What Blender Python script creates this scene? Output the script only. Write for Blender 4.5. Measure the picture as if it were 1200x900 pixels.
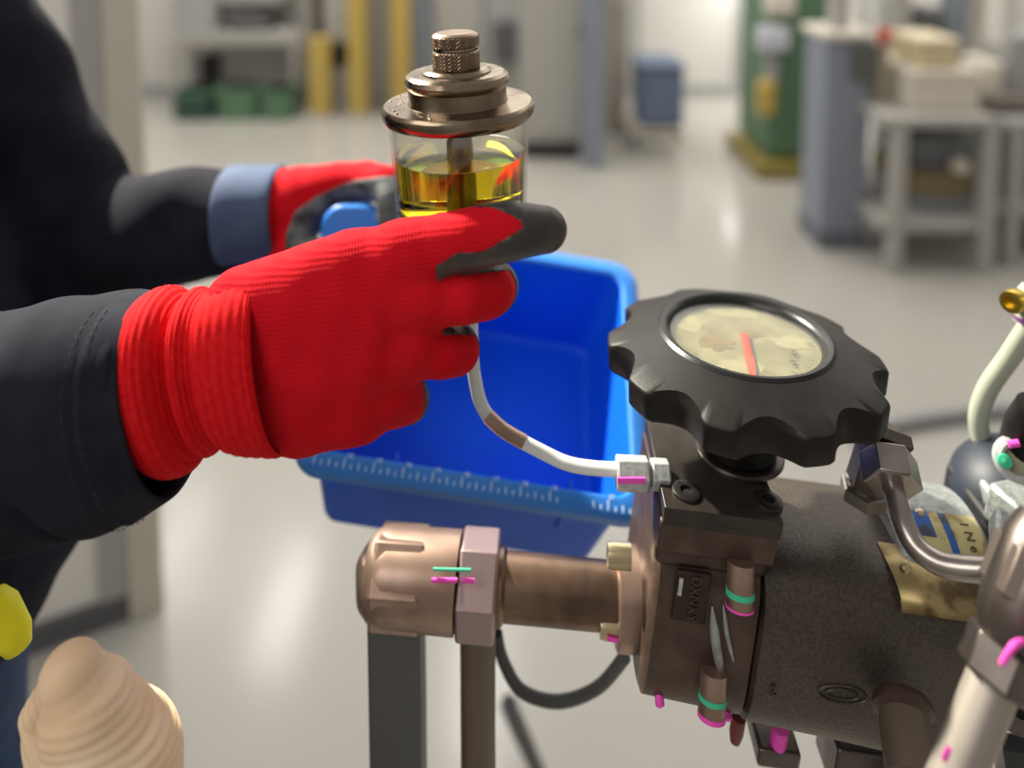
import bpy, math, random
import numpy as np
from mathutils import Vector, Matrix, noise

random.seed(4)
sc = bpy.context.scene
for o in list(bpy.data.objects):
    bpy.data.objects.remove(o)

# ------------------------------------------------------------------ camera
CAM = Vector((0, 0, 1.6))
F = 900.0                                  # focal length in pixels of a 1200x900 frame
PITCH = math.radians(5)
CY = -110 + F * math.tan(PITCH)            # image row of the optical axis (shifted lens)
cd = bpy.data.cameras.new('camera')
cd.sensor_width = 36
cd.lens = F / 1200 * 36
cd.shift_y = -(450 - CY) / 1200
cd.clip_start = 0.02
cd.dof.use_dof = True
cd.dof.focus_distance = 0.425
cd.dof.aperture_fstop = 2.45
cam = bpy.data.objects.new('camera', cd)
cam.location = CAM
cam.rotation_euler = (math.radians(90) - PITCH, 0, 0)
sc.collection.objects.link(cam)
sc.camera = cam

# ------------------------------------------------------------------ world, lights, exposure
w = bpy.data.worlds.new('world')
w.use_nodes = True
w.node_tree.nodes['Background'].inputs[0].default_value = (1.0, 0.96, 0.90, 1)
w.node_tree.nodes['Background'].inputs[1].default_value = 0.33
sc.world = w


def lamp(name, kind, loc, aim, energy, color=(1, 1, 1), **kw):
    d = bpy.data.lights.new(name, kind)
    d.energy = energy
    d.color = color
    for k, v in kw.items():
        setattr(d, k, v)
    o = bpy.data.objects.new(name, d)
    o.location = loc
    o.rotation_euler = (Vector(aim) - Vector(loc)).to_track_quat('-Z', 'Y').to_euler()
    sc.collection.objects.link(o)
    return o


# hard work lamp high on the left behind the machine, added fill from the left front, soft ceiling light over the bay
lamp('work_lamp', 'SPOT', (-1.35, 1.75, 2.95), (0.02, 0.45, 1.3), 900, (1.0, 0.95, 0.80),
     spot_size=math.radians(42), spot_blend=0.25, shadow_soft_size=0.05)
lamp('left_fill', 'AREA', (-1.5, -0.7, 2.9), (-0.05, 0.45, 1.3), 26, (1.0, 0.97, 0.93),  # unseen fill added to brighten the beige glove and the hand
     shape='RECTANGLE', size=1.6, size_y=1.0)
lamp('bay_light', 'AREA', (0.4, 4.3, 3.35), (0.4, 4.3, 0), 250, (1.0, 0.96, 0.90), shape='RECTANGLE', size=9, size_y=4.6)
sc.view_settings.view_transform = 'Standard'
sc.view_settings.look = 'None'
sc.view_settings.gamma = 1
sc.view_settings.exposure = 0.0
sc.view_settings.use_curve_mapping = False

# ------------------------------------------------------------------ helpers
_R = Matrix.Rotation(-PITCH, 3, 'X')


def P(px, py, Y):
    """point of the place seen at pixel (px, py) and standing Y metres ahead of the camera"""
    d = _R @ Vector(((px - 600) / F, 1.0, -(py - CY) / F))
    return CAM + d * (Y / d.y)


def floor_at(px, py, z=0.0):
    d = _R @ Vector(((px - 600) / F, 1.0, -(py - CY) / F))
    return CAM + d * ((z - CAM.z) / d.z)


def project(p):
    """numpy pixel coordinates of points (n,3)"""
    q = p - np.array(CAM)
    c, s = math.cos(PITCH), math.sin(PITCH)
    dep = q[:, 1] * c - q[:, 2] * s
    up = q[:, 1] * s + q[:, 2] * c
    return 600 + F * q[:, 0] / dep, CY - F * up / dep


ORIG = {}


def finish(o, parent, origin):
    ORIG[o.name] = origin.copy()
    if parent is not None:
        o.parent = parent
        o.location = origin - ORIG[parent.name]
    else:
        o.location = origin
    sc.collection.objects.link(o)
    return o


def empty(name, loc):
    o = bpy.data.objects.new(name, None)
    o.empty_display_size = 0.05
    return finish(o, None, Vector(loc))


def tag(o, label=None, cat=None, group=None, kind=None):
    if label: o['label'] = label
    if cat: o['category'] = cat
    if group: o['group'] = group
    if kind: o['kind'] = kind
    return o


def thing(name, loc, label, cat, group=None):
    return tag(empty(name, loc), label, cat, group)


class MB:
    def __init__(self):
        self.v, self.f = [], []

    def add(self, v, f):
        n = len(self.v)
        self.v += [tuple(x) for x in v]
        self.f += [tuple(i + n for i in q) for q in f]
        return self

    def box(self, c, s, M=None):
        c, s = Vector(c), Vector(s) / 2
        vs = [Vector((x * s.x, y * s.y, z * s.z)) + c for x in (-1, 1) for y in (-1, 1) for z in (-1, 1)]
        if M is not None:
            vs = [M @ q for q in vs]
        return self.add(vs, [(0, 1, 3, 2), (4, 6, 7, 5), (0, 4, 5, 1), (2, 3, 7, 6), (0, 2, 6, 4), (1, 5, 7, 3)])

    def lathe(self, prof, M=None, n=48, rfun=None, closed=False):
        """profile of (r, z) turned round z"""
        vs, fs = [], []
        m = len(prof)
        for k in range(n):
            a = 2 * math.pi * k / n
            for (r, z) in prof:
                rr = r if rfun is None else rfun(r, z, a)
                vs.append(Vector((rr * math.cos(a), rr * math.sin(a), z)))
        for k in range(n):
            k2 = (k + 1) % n
            for i in range(m - 1):
                fs.append((k * m + i, k2 * m + i, k2 * m + i + 1, k * m + i + 1))
            if closed:
                fs.append((k * m + m - 1, k2 * m + m - 1, k2 * m, k * m))
        if not closed:
            if prof[0][0] > 1e-6: fs.append(tuple(k * m for k in range(n))[::-1])
            if prof[-1][0] > 1e-6: fs.append(tuple(k * m + m - 1 for k in range(n)))
        if M is not None:
            vs = [M @ q for q in vs]
        return self.add(vs, fs)

    def hexa(self, r, z0, z1, M=None, ch=0.0, n=6, rot=0.0):
        prof = [(r - ch, z0), (r, z0 + ch * .6), (r, z1 - ch * .6), (r - ch, z1)] if ch else [(r, z0), (r, z1)]
        if rot:
            M = (M if M is not None else Matrix()) @ Matrix.Rotation(rot, 4, 'Z')
        return self.lathe(prof, M, n)

    def poly(self, pts, z0, z1, M=None):
        n = len(pts)
        vs = [Vector((x, y, z)) for z in (z0, z1) for x, y in pts]
        fs = [tuple(range(n))[::-1], tuple(range(n, 2 * n))] + [(i, (i + 1) % n, n + (i + 1) % n, n + i) for i in range(n)]
        if M is not None:
            vs = [M @ q for q in vs]
        return self.add(vs, fs)

    def tube(self, path, r, n=14, sub=8):
        pts = spline(path, sub)
        rs = r if isinstance(r, (list, tuple)) else [r]
        rr = np.interp(np.linspace(0, 1, len(pts)), np.linspace(0, 1, len(rs)), rs)
        rings = []
        up = Vector((0.3, 0.2, 1)).normalized()
        for i, p in enumerate(pts):
            t = (pts[min(i + 1, len(pts) - 1)] - pts[max(i - 1, 0)]).normalized()
            x = (up - t * up.dot(t)).normalized()
            up = x
            y = t.cross(x)
            rings.append([p + (x * math.cos(2 * math.pi * k / n) + y * math.sin(2 * math.pi * k / n)) * rr[i] for k in range(n)])
        return self.loft(rings, True)

    def loft(self, rings, cap=True):
        n = len(rings[0])
        vs = [q for r in rings for q in r]
        fs = []
        for i in range(len(rings) - 1):
            for k in range(n):
                k2 = (k + 1) % n
                fs.append((i * n + k, i * n + k2, (i + 1) * n + k2, (i + 1) * n + k))
        if cap:
            fs.append(tuple(range(n))[::-1])
            fs.append(tuple((len(rings) - 1) * n + k for k in range(n)))
        return self.add(vs, fs)

    def build(self, name, mat, parent=None, bevel=0, smooth=35, seg=2, label=None):
        vv = np.array([tuple(q) for q in self.v])
        return mesh_obj(name, vv, self.f, mat, parent, bevel, smooth, seg, label)


def mesh_obj(name, vv, faces, mat, parent=None, bevel=0, smooth=35, seg=2, label=None):
    org = Vector((vv.min(0) + vv.max(0)) / 2)
    me = bpy.data.meshes.new(name)
    me.from_pydata((vv - np.array(org)).tolist(), [], [tuple(int(i) for i in f) for f in faces])
    me.materials.append(mat)
    if smooth:
        me.polygons.foreach_set('use_smooth', [True] * len(me.polygons))
        if smooth < 180:
            me.set_sharp_from_angle(angle=math.radians(smooth))
    me.update()
    o = bpy.data.objects.new(name, me)
    if bevel:
        b = o.modifiers.new('bevel', 'BEVEL')
        b.width = bevel
        b.segments = seg
        b.limit_method = 'ANGLE'
        b.angle_limit = math.radians(40)
    if label:
        o['label'] = label
    return finish(o, parent, org)


def spline(path, sub=8):
    p = [Vector(q) for q in path]
    if len(p) < 3:
        return p
    out = []
    for i in range(len(p) - 1):
        a, b, c, d = p[max(i - 1, 0)], p[i], p[i + 1], p[min(i + 2, len(p) - 1)]
        for k in range(sub):
            t = k / sub
            out.append(0.5 * (2 * b + (c - a) * t + (2 * a - 5 * b + 4 * c - d) * t * t + (3 * b - a - 3 * c + d) * t ** 3))
    out.append(p[-1])
    return out


def frame(o, z, x=(1, 0, 0)):
    z = Vector(z).normalized()
    x = Vector(x)
    x = (x - z * x.dot(z)).normalized()
    y = z.cross(x)
    M = Matrix((x, y, z)).transposed().to_4x4()
    M.translation = Vector(o)
    return M


# ---- implicit surfaces: smooth unions of round cones meshed with surface nets
def cone(p, a, b, r1, r2):
    a = np.array(a, np.float32); b = np.array(b, np.float32)
    ba = b - a
    t = np.clip(((p - a) @ ba) / max(float(ba @ ba), 1e-9), 0, 1)
    d = p - a - t[:, None] * ba
    return np.sqrt((d * d).sum(1)) - (r1 + (r2 - r1) * t)


def chain(p, pts, rs):
    d = None
    for i in range(len(pts) - 1):
        e = cone(p, pts[i], pts[i + 1], rs[i], rs[i + 1])
        d = e if d is None else np.minimum(d, e)
    return d


def smin(a, b, k):
    h = np.clip(0.5 + 0.5 * (b - a) / k, 0, 1)
    return b + (a - b) * h - k * h * (1 - h)


def surface_net(fn, lo, hi, h, newton=2):
    lo, hi = np.array(lo, float), np.array(hi, float)
    n = np.ceil((hi - lo) / h).astype(int) + 1
    ax = [lo[i] + h * np.arange(n[i]) for i in range(3)]
    g = np.stack(np.meshgrid(*ax, indexing='ij'), -1).reshape(-1, 3).astype(np.float32)
    val = np.concatenate([fn(c) for c in np.array_split(g, max(1, len(g) // 400000))]).reshape(n).astype(np.float64)
    val[np.abs(val) < 1e-9] = 1e-9
    ins = val < 0
    nc = n - 1
    acc = np.zeros((*nc, 3)); cnt = np.zeros(nc)
    sl = lambda o: tuple(slice(o[i], o[i] + nc[i]) for i in range(3))
    for axis in range(3):
        o1, o2 = [(axis + 1) % 3, (axis + 2) % 3]
        for a in (0, 1):
            for b in (0, 1):
                s = [0, 0, 0]; s[o1] = a; s[o2] = b
                e = list(s); e[axis] = 1
                va, vb = val[sl(s)], val[sl(e)]
                cr = (va < 0) != (vb < 0)
                t = np.where(cr, va / np.where(cr, va - vb, 1), 0)
                pos = np.zeros((*nc, 3))
                pos[..., o1] = a; pos[..., o2] = b; pos[..., axis] = t
                acc += pos * cr[..., None]; cnt += cr
    act = cnt > 0
    idx = -np.ones(nc, int)
    idx[act] = np.arange(act.sum())
    cell = np.argwhere(act)
    V = lo + h * (cell + acc[act] / cnt[act][:, None])
    F_ = []
    for axis in range(3):
        o1, o2 = (axis + 1) % 3, (axis + 2) % 3
        s0 = [slice(None)] * 3; s1 = [slice(None)] * 3
        s0[axis] = slice(0, -1); s1[axis] = slice(1, None)
        ch = ins[tuple(s0)] != ins[tuple(s1)]
        e = np.argwhere(ch)
        e = e[(e[:, o1] > 0) & (e[:, o2] > 0) & (e[:, o1] < nc[o1]) & (e[:, o2] < nc[o2])]
        q = []
        for a, b in ((1, 1), (0, 1), (0, 0), (1, 0)):
            c = e.copy(); c[:, o1] -= a; c[:, o2] -= b
            q.append(idx[c[:, 0], c[:, 1], c[:, 2]])
        q = np.stack(q, 1)
        flip = ~ins[e[:, 0], e[:, 1], e[:, 2]]
        q[flip] = q[flip][:, ::-1]
        F_.append(q)
    F_ = np.concatenate(F_)
    for _ in range(newton):
        eps = h * 0.25
        d = fn(V.astype(np.float32)).astype(float)
        gr = np.stack([fn((V + eps * np.eye(3)[i]).astype(np.float32)) - fn((V - eps * np.eye(3)[i]).astype(np.float32)) for i in range(3)], 1) / (2 * eps)
        l2 = np.maximum((gr * gr).sum(1), 0.2)
        V -= np.clip(d / l2, -h * .6, h * .6)[:, None] * gr
    return V, F_


# ------------------------------------------------------------------ materials
MATS = {}


def mat(name, col, rough=0.5, metal=0.0, col2=None, scale=20, detail=4, bump=0.0, bscale=None, spec=0.5,
        sharp=(0.35, 0.65), coat=0.0, sheen=0.0, trans=0.0, ior=1.45, emit=0, rough2=None, bdist=0.002):
    if name in MATS:
        return MATS[name]
    m = bpy.data.materials.new(name)
    m.use_nodes = True
    nt = m.node_tree
    b = nt.nodes['Principled BSDF']
    b.inputs['Base Color'].default_value = (*col, 1)
    b.inputs['Roughness'].default_value = rough
    b.inputs['Metallic'].default_value = metal
    b.inputs['Specular IOR Level'].default_value = spec
    b.inputs['IOR'].default_value = ior
    b.inputs['Coat Weight'].default_value = coat
    b.inputs['Sheen Weight'].default_value = sheen
    b.inputs['Transmission Weight'].default_value = trans
    if emit:
        b.inputs['Emission Color'].default_value = (*col, 1)
        b.inputs['Emission Strength'].default_value = emit
    tc = nt.nodes.new('ShaderNodeTexCoord')
    if col2 is not None or rough2 is not None:
        t = nt.nodes.new('ShaderNodeTexNoise')
        t.inputs['Scale'].default_value = scale
        t.inputs['Detail'].default_value = detail
        nt.links.new(tc.outputs['Object'], t.inputs['Vector'])
        r = nt.nodes.new('ShaderNodeValToRGB')
        r.color_ramp.elements[0].position, r.color_ramp.elements[1].position = sharp
        if col2 is not None:
            r.color_ramp.elements[0].color = (*col, 1)
            r.color_ramp.elements[1].color = (*col2, 1)
            nt.links.new(t.outputs['Fac'], r.inputs['Fac'])
            nt.links.new(r.outputs['Color'], b.inputs['Base Color'])
        if rough2 is not None:
            mr = nt.nodes.new('ShaderNodeMapRange')
            mr.inputs[1].default_value, mr.inputs[2].default_value = sharp
            mr.inputs[3].default_value, mr.inputs[4].default_value = rough, rough2
            nt.links.new(t.outputs['Fac'], mr.inputs[0])
            nt.links.new(mr.outputs[0], b.inputs['Roughness'])
    if bump:
        t2 = nt.nodes.new('ShaderNodeTexNoise')
        t2.inputs['Scale'].default_value = bscale or scale * 6
        t2.inputs['Detail'].default_value = 3
        nt.links.new(tc.outputs['Object'], t2.inputs['Vector'])
        bn = nt.nodes.new('ShaderNodeBump')
        bn.inputs['Strength'].default_value = bump
        bn.inputs['Distance'].default_value = bdist
        nt.links.new(t2.outputs['Fac'], bn.inputs['Height'])
        nt.links.new(bn.outputs['Normal'], b.inputs['Normal'])
    MATS[name] = m
    return m


def knit(name, col, col2, axis_rot, freq, rough=0.85, dist=0.0006, strength=0.6):
    """knitted cloth: fine courses in two directions"""
    m = mat(name, col, rough, col2=col2, scale=14, spec=0.15)
    nt = m.node_tree
    b = nt.nodes['Principled BSDF']
    tc = nt.nodes.new('ShaderNodeTexCoord')
    mp = nt.nodes.new('ShaderNodeMapping')
    mp.inputs['Rotation'].default_value = axis_rot
    nt.links.new(tc.outputs['Object'], mp.inputs['Vector'])
    hs = []
    for d, fq in (('X', freq), ('Z', freq * 0.75)):
        wv = nt.nodes.new('ShaderNodeTexWave')
        wv.bands_direction = d
        wv.inputs['Scale'].default_value = fq
        wv.inputs['Distortion'].default_value = 1.2
        wv.inputs['Detail Scale'].default_value = 3
        nt.links.new(mp.outputs[0], wv.inputs['Vector'])
        hs.append(wv)
    mx = nt.nodes.new('ShaderNodeMath'); mx.operation = 'MULTIPLY'
    nt.links.new(hs[0].outputs['Fac'], mx.inputs[0]); nt.links.new(hs[1].outputs['Fac'], mx.inputs[1])
    bn = nt.nodes.new('ShaderNodeBump')
    bn.inputs['Strength'].default_value = strength
    bn.inputs['Distance'].default_value = dist
    nt.links.new(mx.outputs[0], bn.inputs['Height'])
    nt.links.new(bn.outputs['Normal'], b.inputs['Normal'])
    return m


def clear(name, tint, gloss=0.12, rough=0.03):
    """thin clear glass: straight-through with a Fresnel gloss"""
    m = bpy.data.materials.new(name)
    m.use_nodes = True
    nt = m.node_tree
    nt.nodes.remove(nt.nodes['Principled BSDF'])
    out = nt.nodes['Material Output']
    tr = nt.nodes.new('ShaderNodeBsdfTransparent'); tr.inputs[0].default_value = (*tint, 1)
    gl = nt.nodes.new('ShaderNodeBsdfGlossy'); gl.inputs['Roughness'].default_value = rough
    lw = nt.nodes.new('ShaderNodeLayerWeight'); lw.inputs['Blend'].default_value = 0.5
    pw = nt.nodes.new('ShaderNodeMath'); pw.operation = 'POWER'; pw.inputs[1].default_value = 4
    nt.links.new(lw.outputs['Facing'], pw.inputs[0])
    fr = nt.nodes.new('ShaderNodeMath'); fr.operation = 'MULTIPLY_ADD'
    fr.inputs[1].default_value, fr.inputs[2].default_value = 0.55, 0.035
    nt.links.new(pw.outputs[0], fr.inputs[0])
    mx = nt.nodes.new('ShaderNodeMixShader')
    nt.links.new(fr.outputs[0], mx.inputs[0])
    nt.links.new(tr.outputs[0], mx.inputs[1]); nt.links.new(gl.outputs[0], mx.inputs[2])
    nt.links.new(mx.outputs[0], out.inputs['Surface'])
    MATS[name] = m
    return m


red_knit = knit('red_knit', (0.52, 0.002, 0.010), (0.62, 0.006, 0.014), (0, math.radians(12), 0), 190)
red_cuff = mat('red_cuff', (0.58, 0.003, 0.008), 0.85, spec=0.15, col2=(0.66, 0.010, 0.012), scale=300, sheen=0.0, bump=0.3, bscale=1600, bdist=0.0006)
coat_black = mat('black_nitrile', (0.030, 0.024, 0.022), 0.42, col2=(0.055, 0.044, 0.038), scale=60, bump=0.25, bscale=500, bdist=0.0005)
coat_grey = mat('grey_latex', (0.035, 0.038, 0.042), 0.6, col2=(0.20, 0.215, 0.22), scale=45, bump=0.6, bscale=120)
navy = mat('navy_cloth', (0.010, 0.010, 0.017), 0.9, spec=0.15, col2=(0.017, 0.017, 0.026), scale=30, sheen=0.0, bump=0.25, bscale=900, bdist=0.0005)
navy_hem = mat('navy_hem', (0.012, 0.013, 0.021), 0.9, spec=0.15, col2=(0.021, 0.022, 0.032), scale=60, sheen=0.0, bump=0.25, bscale=900, bdist=0.0005)
thread = mat('navy_thread', (0.022, 0.022, 0.032), 0.8)
jeans = mat('blue_trousers', (0.012, 0.03, 0.085), 0.9, col2=(0.02, 0.05, 0.12), scale=40)
skin = mat('skin', (0.55, 0.33, 0.24), 0.55)
hair = mat('black_hair', (0.012, 0.01, 0.009), 0.5)
yellow_fl = mat('bright_yellow', (0.85, 0.80, 0.01), 0.5)
beige = mat('beige_rubber', (0.78, 0.53, 0.32), 0.6, col2=(0.86, 0.66, 0.46), scale=25)
brushed = mat('worn_nickel', (0.17, 0.125, 0.085), 0.20, 1.0, col2=(0.32, 0.25, 0.18), scale=40, rough2=0.32, bump=0.08, bscale=400, bdist=0.0004)
knurl_m = mat('knurled_nickel', (0.20, 0.135, 0.09), 0.36, 1.0, col2=(0.28, 0.20, 0.14), scale=60)
dark_hole = mat('dark_hole', (0.004, 0.004, 0.004), 0.7)
brass = mat('brass', (0.60, 0.42, 0.06), 0.3, 1.0)
oil = mat('yellow_oil', (0.93, 0.72, 0.03), 0.02, trans=1.0, ior=1.36)
glass = clear('clear_glass', (0.97, 0.97, 0.95))
gauge_glass = clear('gauge_glass', (0.95, 0.95, 0.90), rough=0.12)
knob_black = mat('black_plastic', (0.0065, 0.0055, 0.005), 0.48, spec=0.3, col2=(0.012, 0.0095, 0.008), scale=60, bump=0.2, bscale=700, bdist=0.0004)
bezel_black = mat('bezel_black', (0.009, 0.009, 0.009), 0.3)
dial_m = mat('stained_dial', (0.25, 0.225, 0.125), 0.5, col2=(0.14, 0.12, 0.055), scale=55, detail=5)
stain = mat('oil_stain', (0.20, 0.12, 0.015), 0.35, col2=(0.10, 0.07, 0.02), scale=80)
pale_patch = mat('pale_patch', (0.33, 0.29, 0.18), 0.5, col2=(0.26, 0.23, 0.13), scale=90)
needle_m = mat('red_pointer', (0.75, 0.06, 0.02), 0.5)
ink = mat('dial_ink', (0.05, 0.045, 0.03), 0.6)
casting = mat('pump_casting', (0.050, 0.038, 0.030), 0.42, 0.35, col2=(0.085, 0.068, 0.054), scale=500, bump=0.4, bscale=1000, bdist=0.0008)
casting_brown = mat('brown_casting', (0.060, 0.037, 0.026), 0.42, 0.35, col2=(0.092, 0.060, 0.044), scale=60, bump=0.35, bscale=700, bdist=0.001)
plate_m = mat('plate_steel', (0.036, 0.028, 0.023), 0.40, 0.4, col2=(0.056, 0.045, 0.038), scale=60, bump=0.15, bscale=500, bdist=0.0005)
screw_m = mat('black_screw', (0.05, 0.045, 0.042), 0.35, 0.7)
bronze = mat('bronzed_steel', (0.43, 0.30, 0.24), 0.40, 0.8, col2=(0.30, 0.20, 0.15), scale=30)
bronze_dark = mat('dark_bronze', (0.24, 0.155, 0.105), 0.36, 0.8, col2=(0.11, 0.07, 0.05), scale=30)
mauve_steel = mat('mauve_steel', (0.36, 0.26, 0.26), 0.42, 0.7)
steel = mat('grey_steel', (0.40, 0.36, 0.33), 0.30, 0.9, col2=(0.30, 0.26, 0.235), scale=60, bump=0.1, bscale=300, bdist=0.0004)
steel_dark = mat('dark_steel', (0.115, 0.095, 0.085), 0.34, 0.9, col2=(0.16, 0.135, 0.12), scale=40)
zinc = mat('zinc_plated', (0.56, 0.57, 0.55), 0.5, 0.4, col2=(0.40, 0.42, 0.41), scale=200, bump=0.3, bscale=500, bdist=0.0006)
alu = mat('raw_aluminium', (0.40, 0.42, 0.41), 0.5, 0.5, col2=(0.26, 0.275, 0.27), scale=120, bump=0.4, bscale=300)
white_paint = mat('white_tube', (0.72, 0.74, 0.72), 0.45)
pink = mat('pink_marker', (0.85, 0.08, 0.50), 0.6)
green_ink = mat('green_marker', (0.05, 0.50, 0.28), 0.6)
bin_blue = mat('blue_plastic', (0.003, 0.10, 0.72), 0.45, col2=(0.005, 0.13, 0.80), scale=8, spec=0.3)
bin_rim = mat('blue_rim_plastic', (0.035, 0.22, 0.72), 0.35)
ruler_ink = mat('ruler_print', (0.70, 0.85, 0.98), 0.5)
label_gold = mat('worn_gold_plate', (0.36, 0.27, 0.12), 0.42, 0.6, col2=(0.14, 0.09, 0.045), scale=60, detail=6, sharp=(0.45, 0.6))
label_yellow = mat('yellowed_plate', (0.62, 0.54, 0.27), 0.45, 0.35, col2=(0.34, 0.25, 0.10), scale=70, detail=6, sharp=(0.5, 0.62))
label_blue = mat('plate_blue', (0.03, 0.12, 0.42), 0.45, 0.1, col2=(0.06, 0.07, 0.10), scale=70, detail=5, sharp=(0.52, 0.60))
rivet_m = mat('brass_rivet', (0.55, 0.45, 0.28), 0.3, 0.9)
dark_rubber = mat('blue_black_rubber', (0.016, 0.022, 0.038), 0.5)
hose_grey = mat('grey_green_hose', (0.40, 0.42, 0.33), 0.5)
post_dark = mat('dark_post', (0.10, 0.10, 0.105), 0.5, 0.3)

# ------------------------------------------------------------------ the setting
wall_m = mat('wall_white', (0.66, 0.64, 0.60), 0.7, col2=(0.62, 0.60, 0.56), scale=2)
beige_m = mat('beige_paint', (0.56, 0.52, 0.43), 0.6)
grey_m = mat('grey_paint', (0.36, 0.36, 0.35), 0.5)
lgrey_m = mat('light_grey_paint', (0.40, 0.385, 0.355), 0.5)
dgrey_m = mat('dark_grey_paint', (0.10, 0.10, 0.105), 0.5)
bluegrey_m = mat('blue_grey_paint', (0.235, 0.26, 0.31), 0.45)
boxblue_m = mat('slate_blue_paint', (0.14, 0.18, 0.27), 0.5)
green_m = mat('machine_green', (0.10, 0.19, 0.11), 0.5)
yellow_m = mat('safety_yellow', (0.48, 0.34, 0.08), 0.5)
cream_m = mat('cream_box', (0.66, 0.61, 0.52), 0.6)
black_m = mat('matt_black', (0.015, 0.015, 0.016), 0.6)
red_m = mat('signal_red', (0.6, 0.10, 0.08), 0.5)
floor_m = mat('epoxy_floor', (0.39, 0.37, 0.335), 0.14, col2=(0.44, 0.42, 0.38), scale=0.7, rough2=0.22, spec=0.6)
panel_light = mat('light_panel', (1.0, 0.98, 0.94), 0.5, emit=13)


def struct(name, mb, m, parent=None, **kw):
    o = mb.build(name, m, parent, **kw)
    if parent is None:
        o['kind'] = 'structure'
    return o


WALLY = 6.4
struct('floor', MB().box((0, 3.2, -0.05), (14, 12, 0.1)), floor_m, smooth=0)
wb = struct('wall_back', MB().box((0, WALLY + .1, 1.7), (14, 0.2, 3.4)), wall_m, smooth=0)
for px in (746, 872, 1015):
    x = (px - 600) / F * WALLY
    MB().box((x, WALLY - .015, 1.7), (.05 if px != 872 else .13, .03, 3.4)).build('panel_joint', grey_m, wb, smooth=0)
struct('baseboard_back', MB().box((0, WALLY - .02, .05), (14, .04, .10)), grey_m, smooth=0)
struct('wall_left', MB().box((-6.9, 3.2, 1.7), (.2, 12, 3.4)), wall_m, smooth=0)


def span(px0, px1, py0, py1, Y, depth):
    """centre and size of a box whose front face stands at Y and spans these pixels"""
    a, b = P(px0, py1, Y), P(px1, py0, Y)
    return ((a.x + b.x) / 2, Y + depth / 2, (a.z + b.z) / 2), (b.x - a.x, depth, b.z - a.z)


def bgbox(name, px, py, Y, depth, m, parent=None, bevel=0.01, zb=None, **kw):
    c, s = span(px[0], px[1], py[0], py[1], Y, depth)
    if zb is not None:
        t1 = c[2] + s[2] / 2
        c, s = (c[0], c[1], (t1 + zb) / 2), (s[0], s[1], t1 - zb)
    return MB().box(c, s).build(name, m, parent, bevel=bevel, smooth=0, **kw)


def base_y(py):
    return floor_at(600, py).y


def to_floor(px, py0, Y, depth):
    """box from the floor up to image row py0"""
    a, b = P(px[0], py0, Y), P(px[1], py0, Y)
    return ((a.x + b.x) / 2, Y + depth / 2, a.z / 2), (b.x - a.x, depth, a.z)


# partition on the left: white panel, beige post, kerb
c0 = floor_at(192, 692)
part = thing('partition', (c0.x, c0.y, 0), 'white panelled partition with a beige edge post behind the left arm', 'partition')
d = Vector((-0.90, -0.44, 0)).normalized()
Mx = frame((c0.x, c0.y, 0), (0, 0, 1), d)
MB().box((0.035, 0.02, 1.2), (0.07, 0.07, 2.4), Mx).build('post', beige_m, part, bevel=.006, smooth=0)
MB().box((0.10, 0.02, 1.2), (0.06, 0.05, 2.4), Mx).build('channel', lgrey_m, part, bevel=.004, smooth=0)
MB().box((0.63, 0.02, 1.2), (1.0, 0.03, 2.4), Mx).build('panel', mat('panel_white', (.80, .77, .70), .6), part, bevel=.004, smooth=0)
MB().box((0.62, 0.0, 0.03), (1.1, 0.10, 0.06), Mx).build('kerb', dgrey_m, part, bevel=.004, smooth=0)

# ---- far left workbench
def bench(name, px, pytop, pybase, depth, thick, label, legs_px, shelf_py, m=lgrey_m, leg=0.05):
    Y = base_y(pybase)
    c, s = to_floor(px, pytop, Y, depth)
    t = thing(name, (c[0], c[1], 0), label, 'workbench')
    top = c[2] * 2
    MB().box((c[0], c[1], top - thick / 2), (s[0], depth, thick)).build('worktop', m, t, bevel=.006, smooth=0)
    for lp in legs_px:
        x = P(lp, pybase, Y).x
        for yy in (Y + leg / 2, Y + depth - leg / 2):
            MB().box((x, yy, (top - thick) / 2), (leg, leg, top - thick)).build('leg', m, t, bevel=.005, smooth=0)
    for sp in shelf_py:
        z = P(600, sp, Y).z
        MB().box((c[0], c[1], z), (s[0] * .97, depth * .95, .05)).build('shelf', m, t, bevel=.005, smooth=0)
    return t, Y, top


bA, YA, topA = bench('workbench', (200, 352), 38, 130, .38, .10, 'long pale workbench with a thick top in front of the far left wall', (206, 346), ())
tag(bgbox('machine_head', (203, 246), (-60, 38), YA + .04, .30, grey_m, zb=topA + .002), 'grey machine head standing on the left end of the far bench', 'machine')
tag(bgbox('tool_case', (266, 312), (16, 37), YA + .05, .28, dgrey_m, zb=topA + .002), 'dark low tool case lying on the far left bench', 'case')
tag(bgbox('waste_bucket', (234, 252), (66, 104), YA + .2, .14, black_m, zb=.002), 'black narrow bucket standing under the far left bench', 'bucket')
for k, (a, b, c, lb) in enumerate(((200, 248, 108, 'dark green crate at the left end under the far bench'),
                                   (252, 300, 104, 'green crate in the middle under the far left bench'),
                                   (303, 342, 108, 'green crate at the right end under the far left bench'))):
    t = thing('crate', (P(a, 128, YA - .12).x, YA - .1, 0), lb, 'crate', 'green crates under the far bench')
    cc, ss = to_floor((a + 3, b - 3), c, YA - .28, .24)
    MB().box(cc, ss).build('crate_body', green_m if k else mat('deep_green', (.03, .07, .05), .5), t, bevel=.01, smooth=0)
    MB().box((cc[0], cc[1], ss[2] - .015), (ss[0] + .015, .255, .03)).build('crate_rim', green_m, t, bevel=.005, smooth=0)
tag(bgbox('wall_cabinet', (252, 330), (-80, 4), WALLY - .35, .3, lgrey_m), 'light grey cabinet against the far wall above the left bench', 'cabinet')

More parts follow.
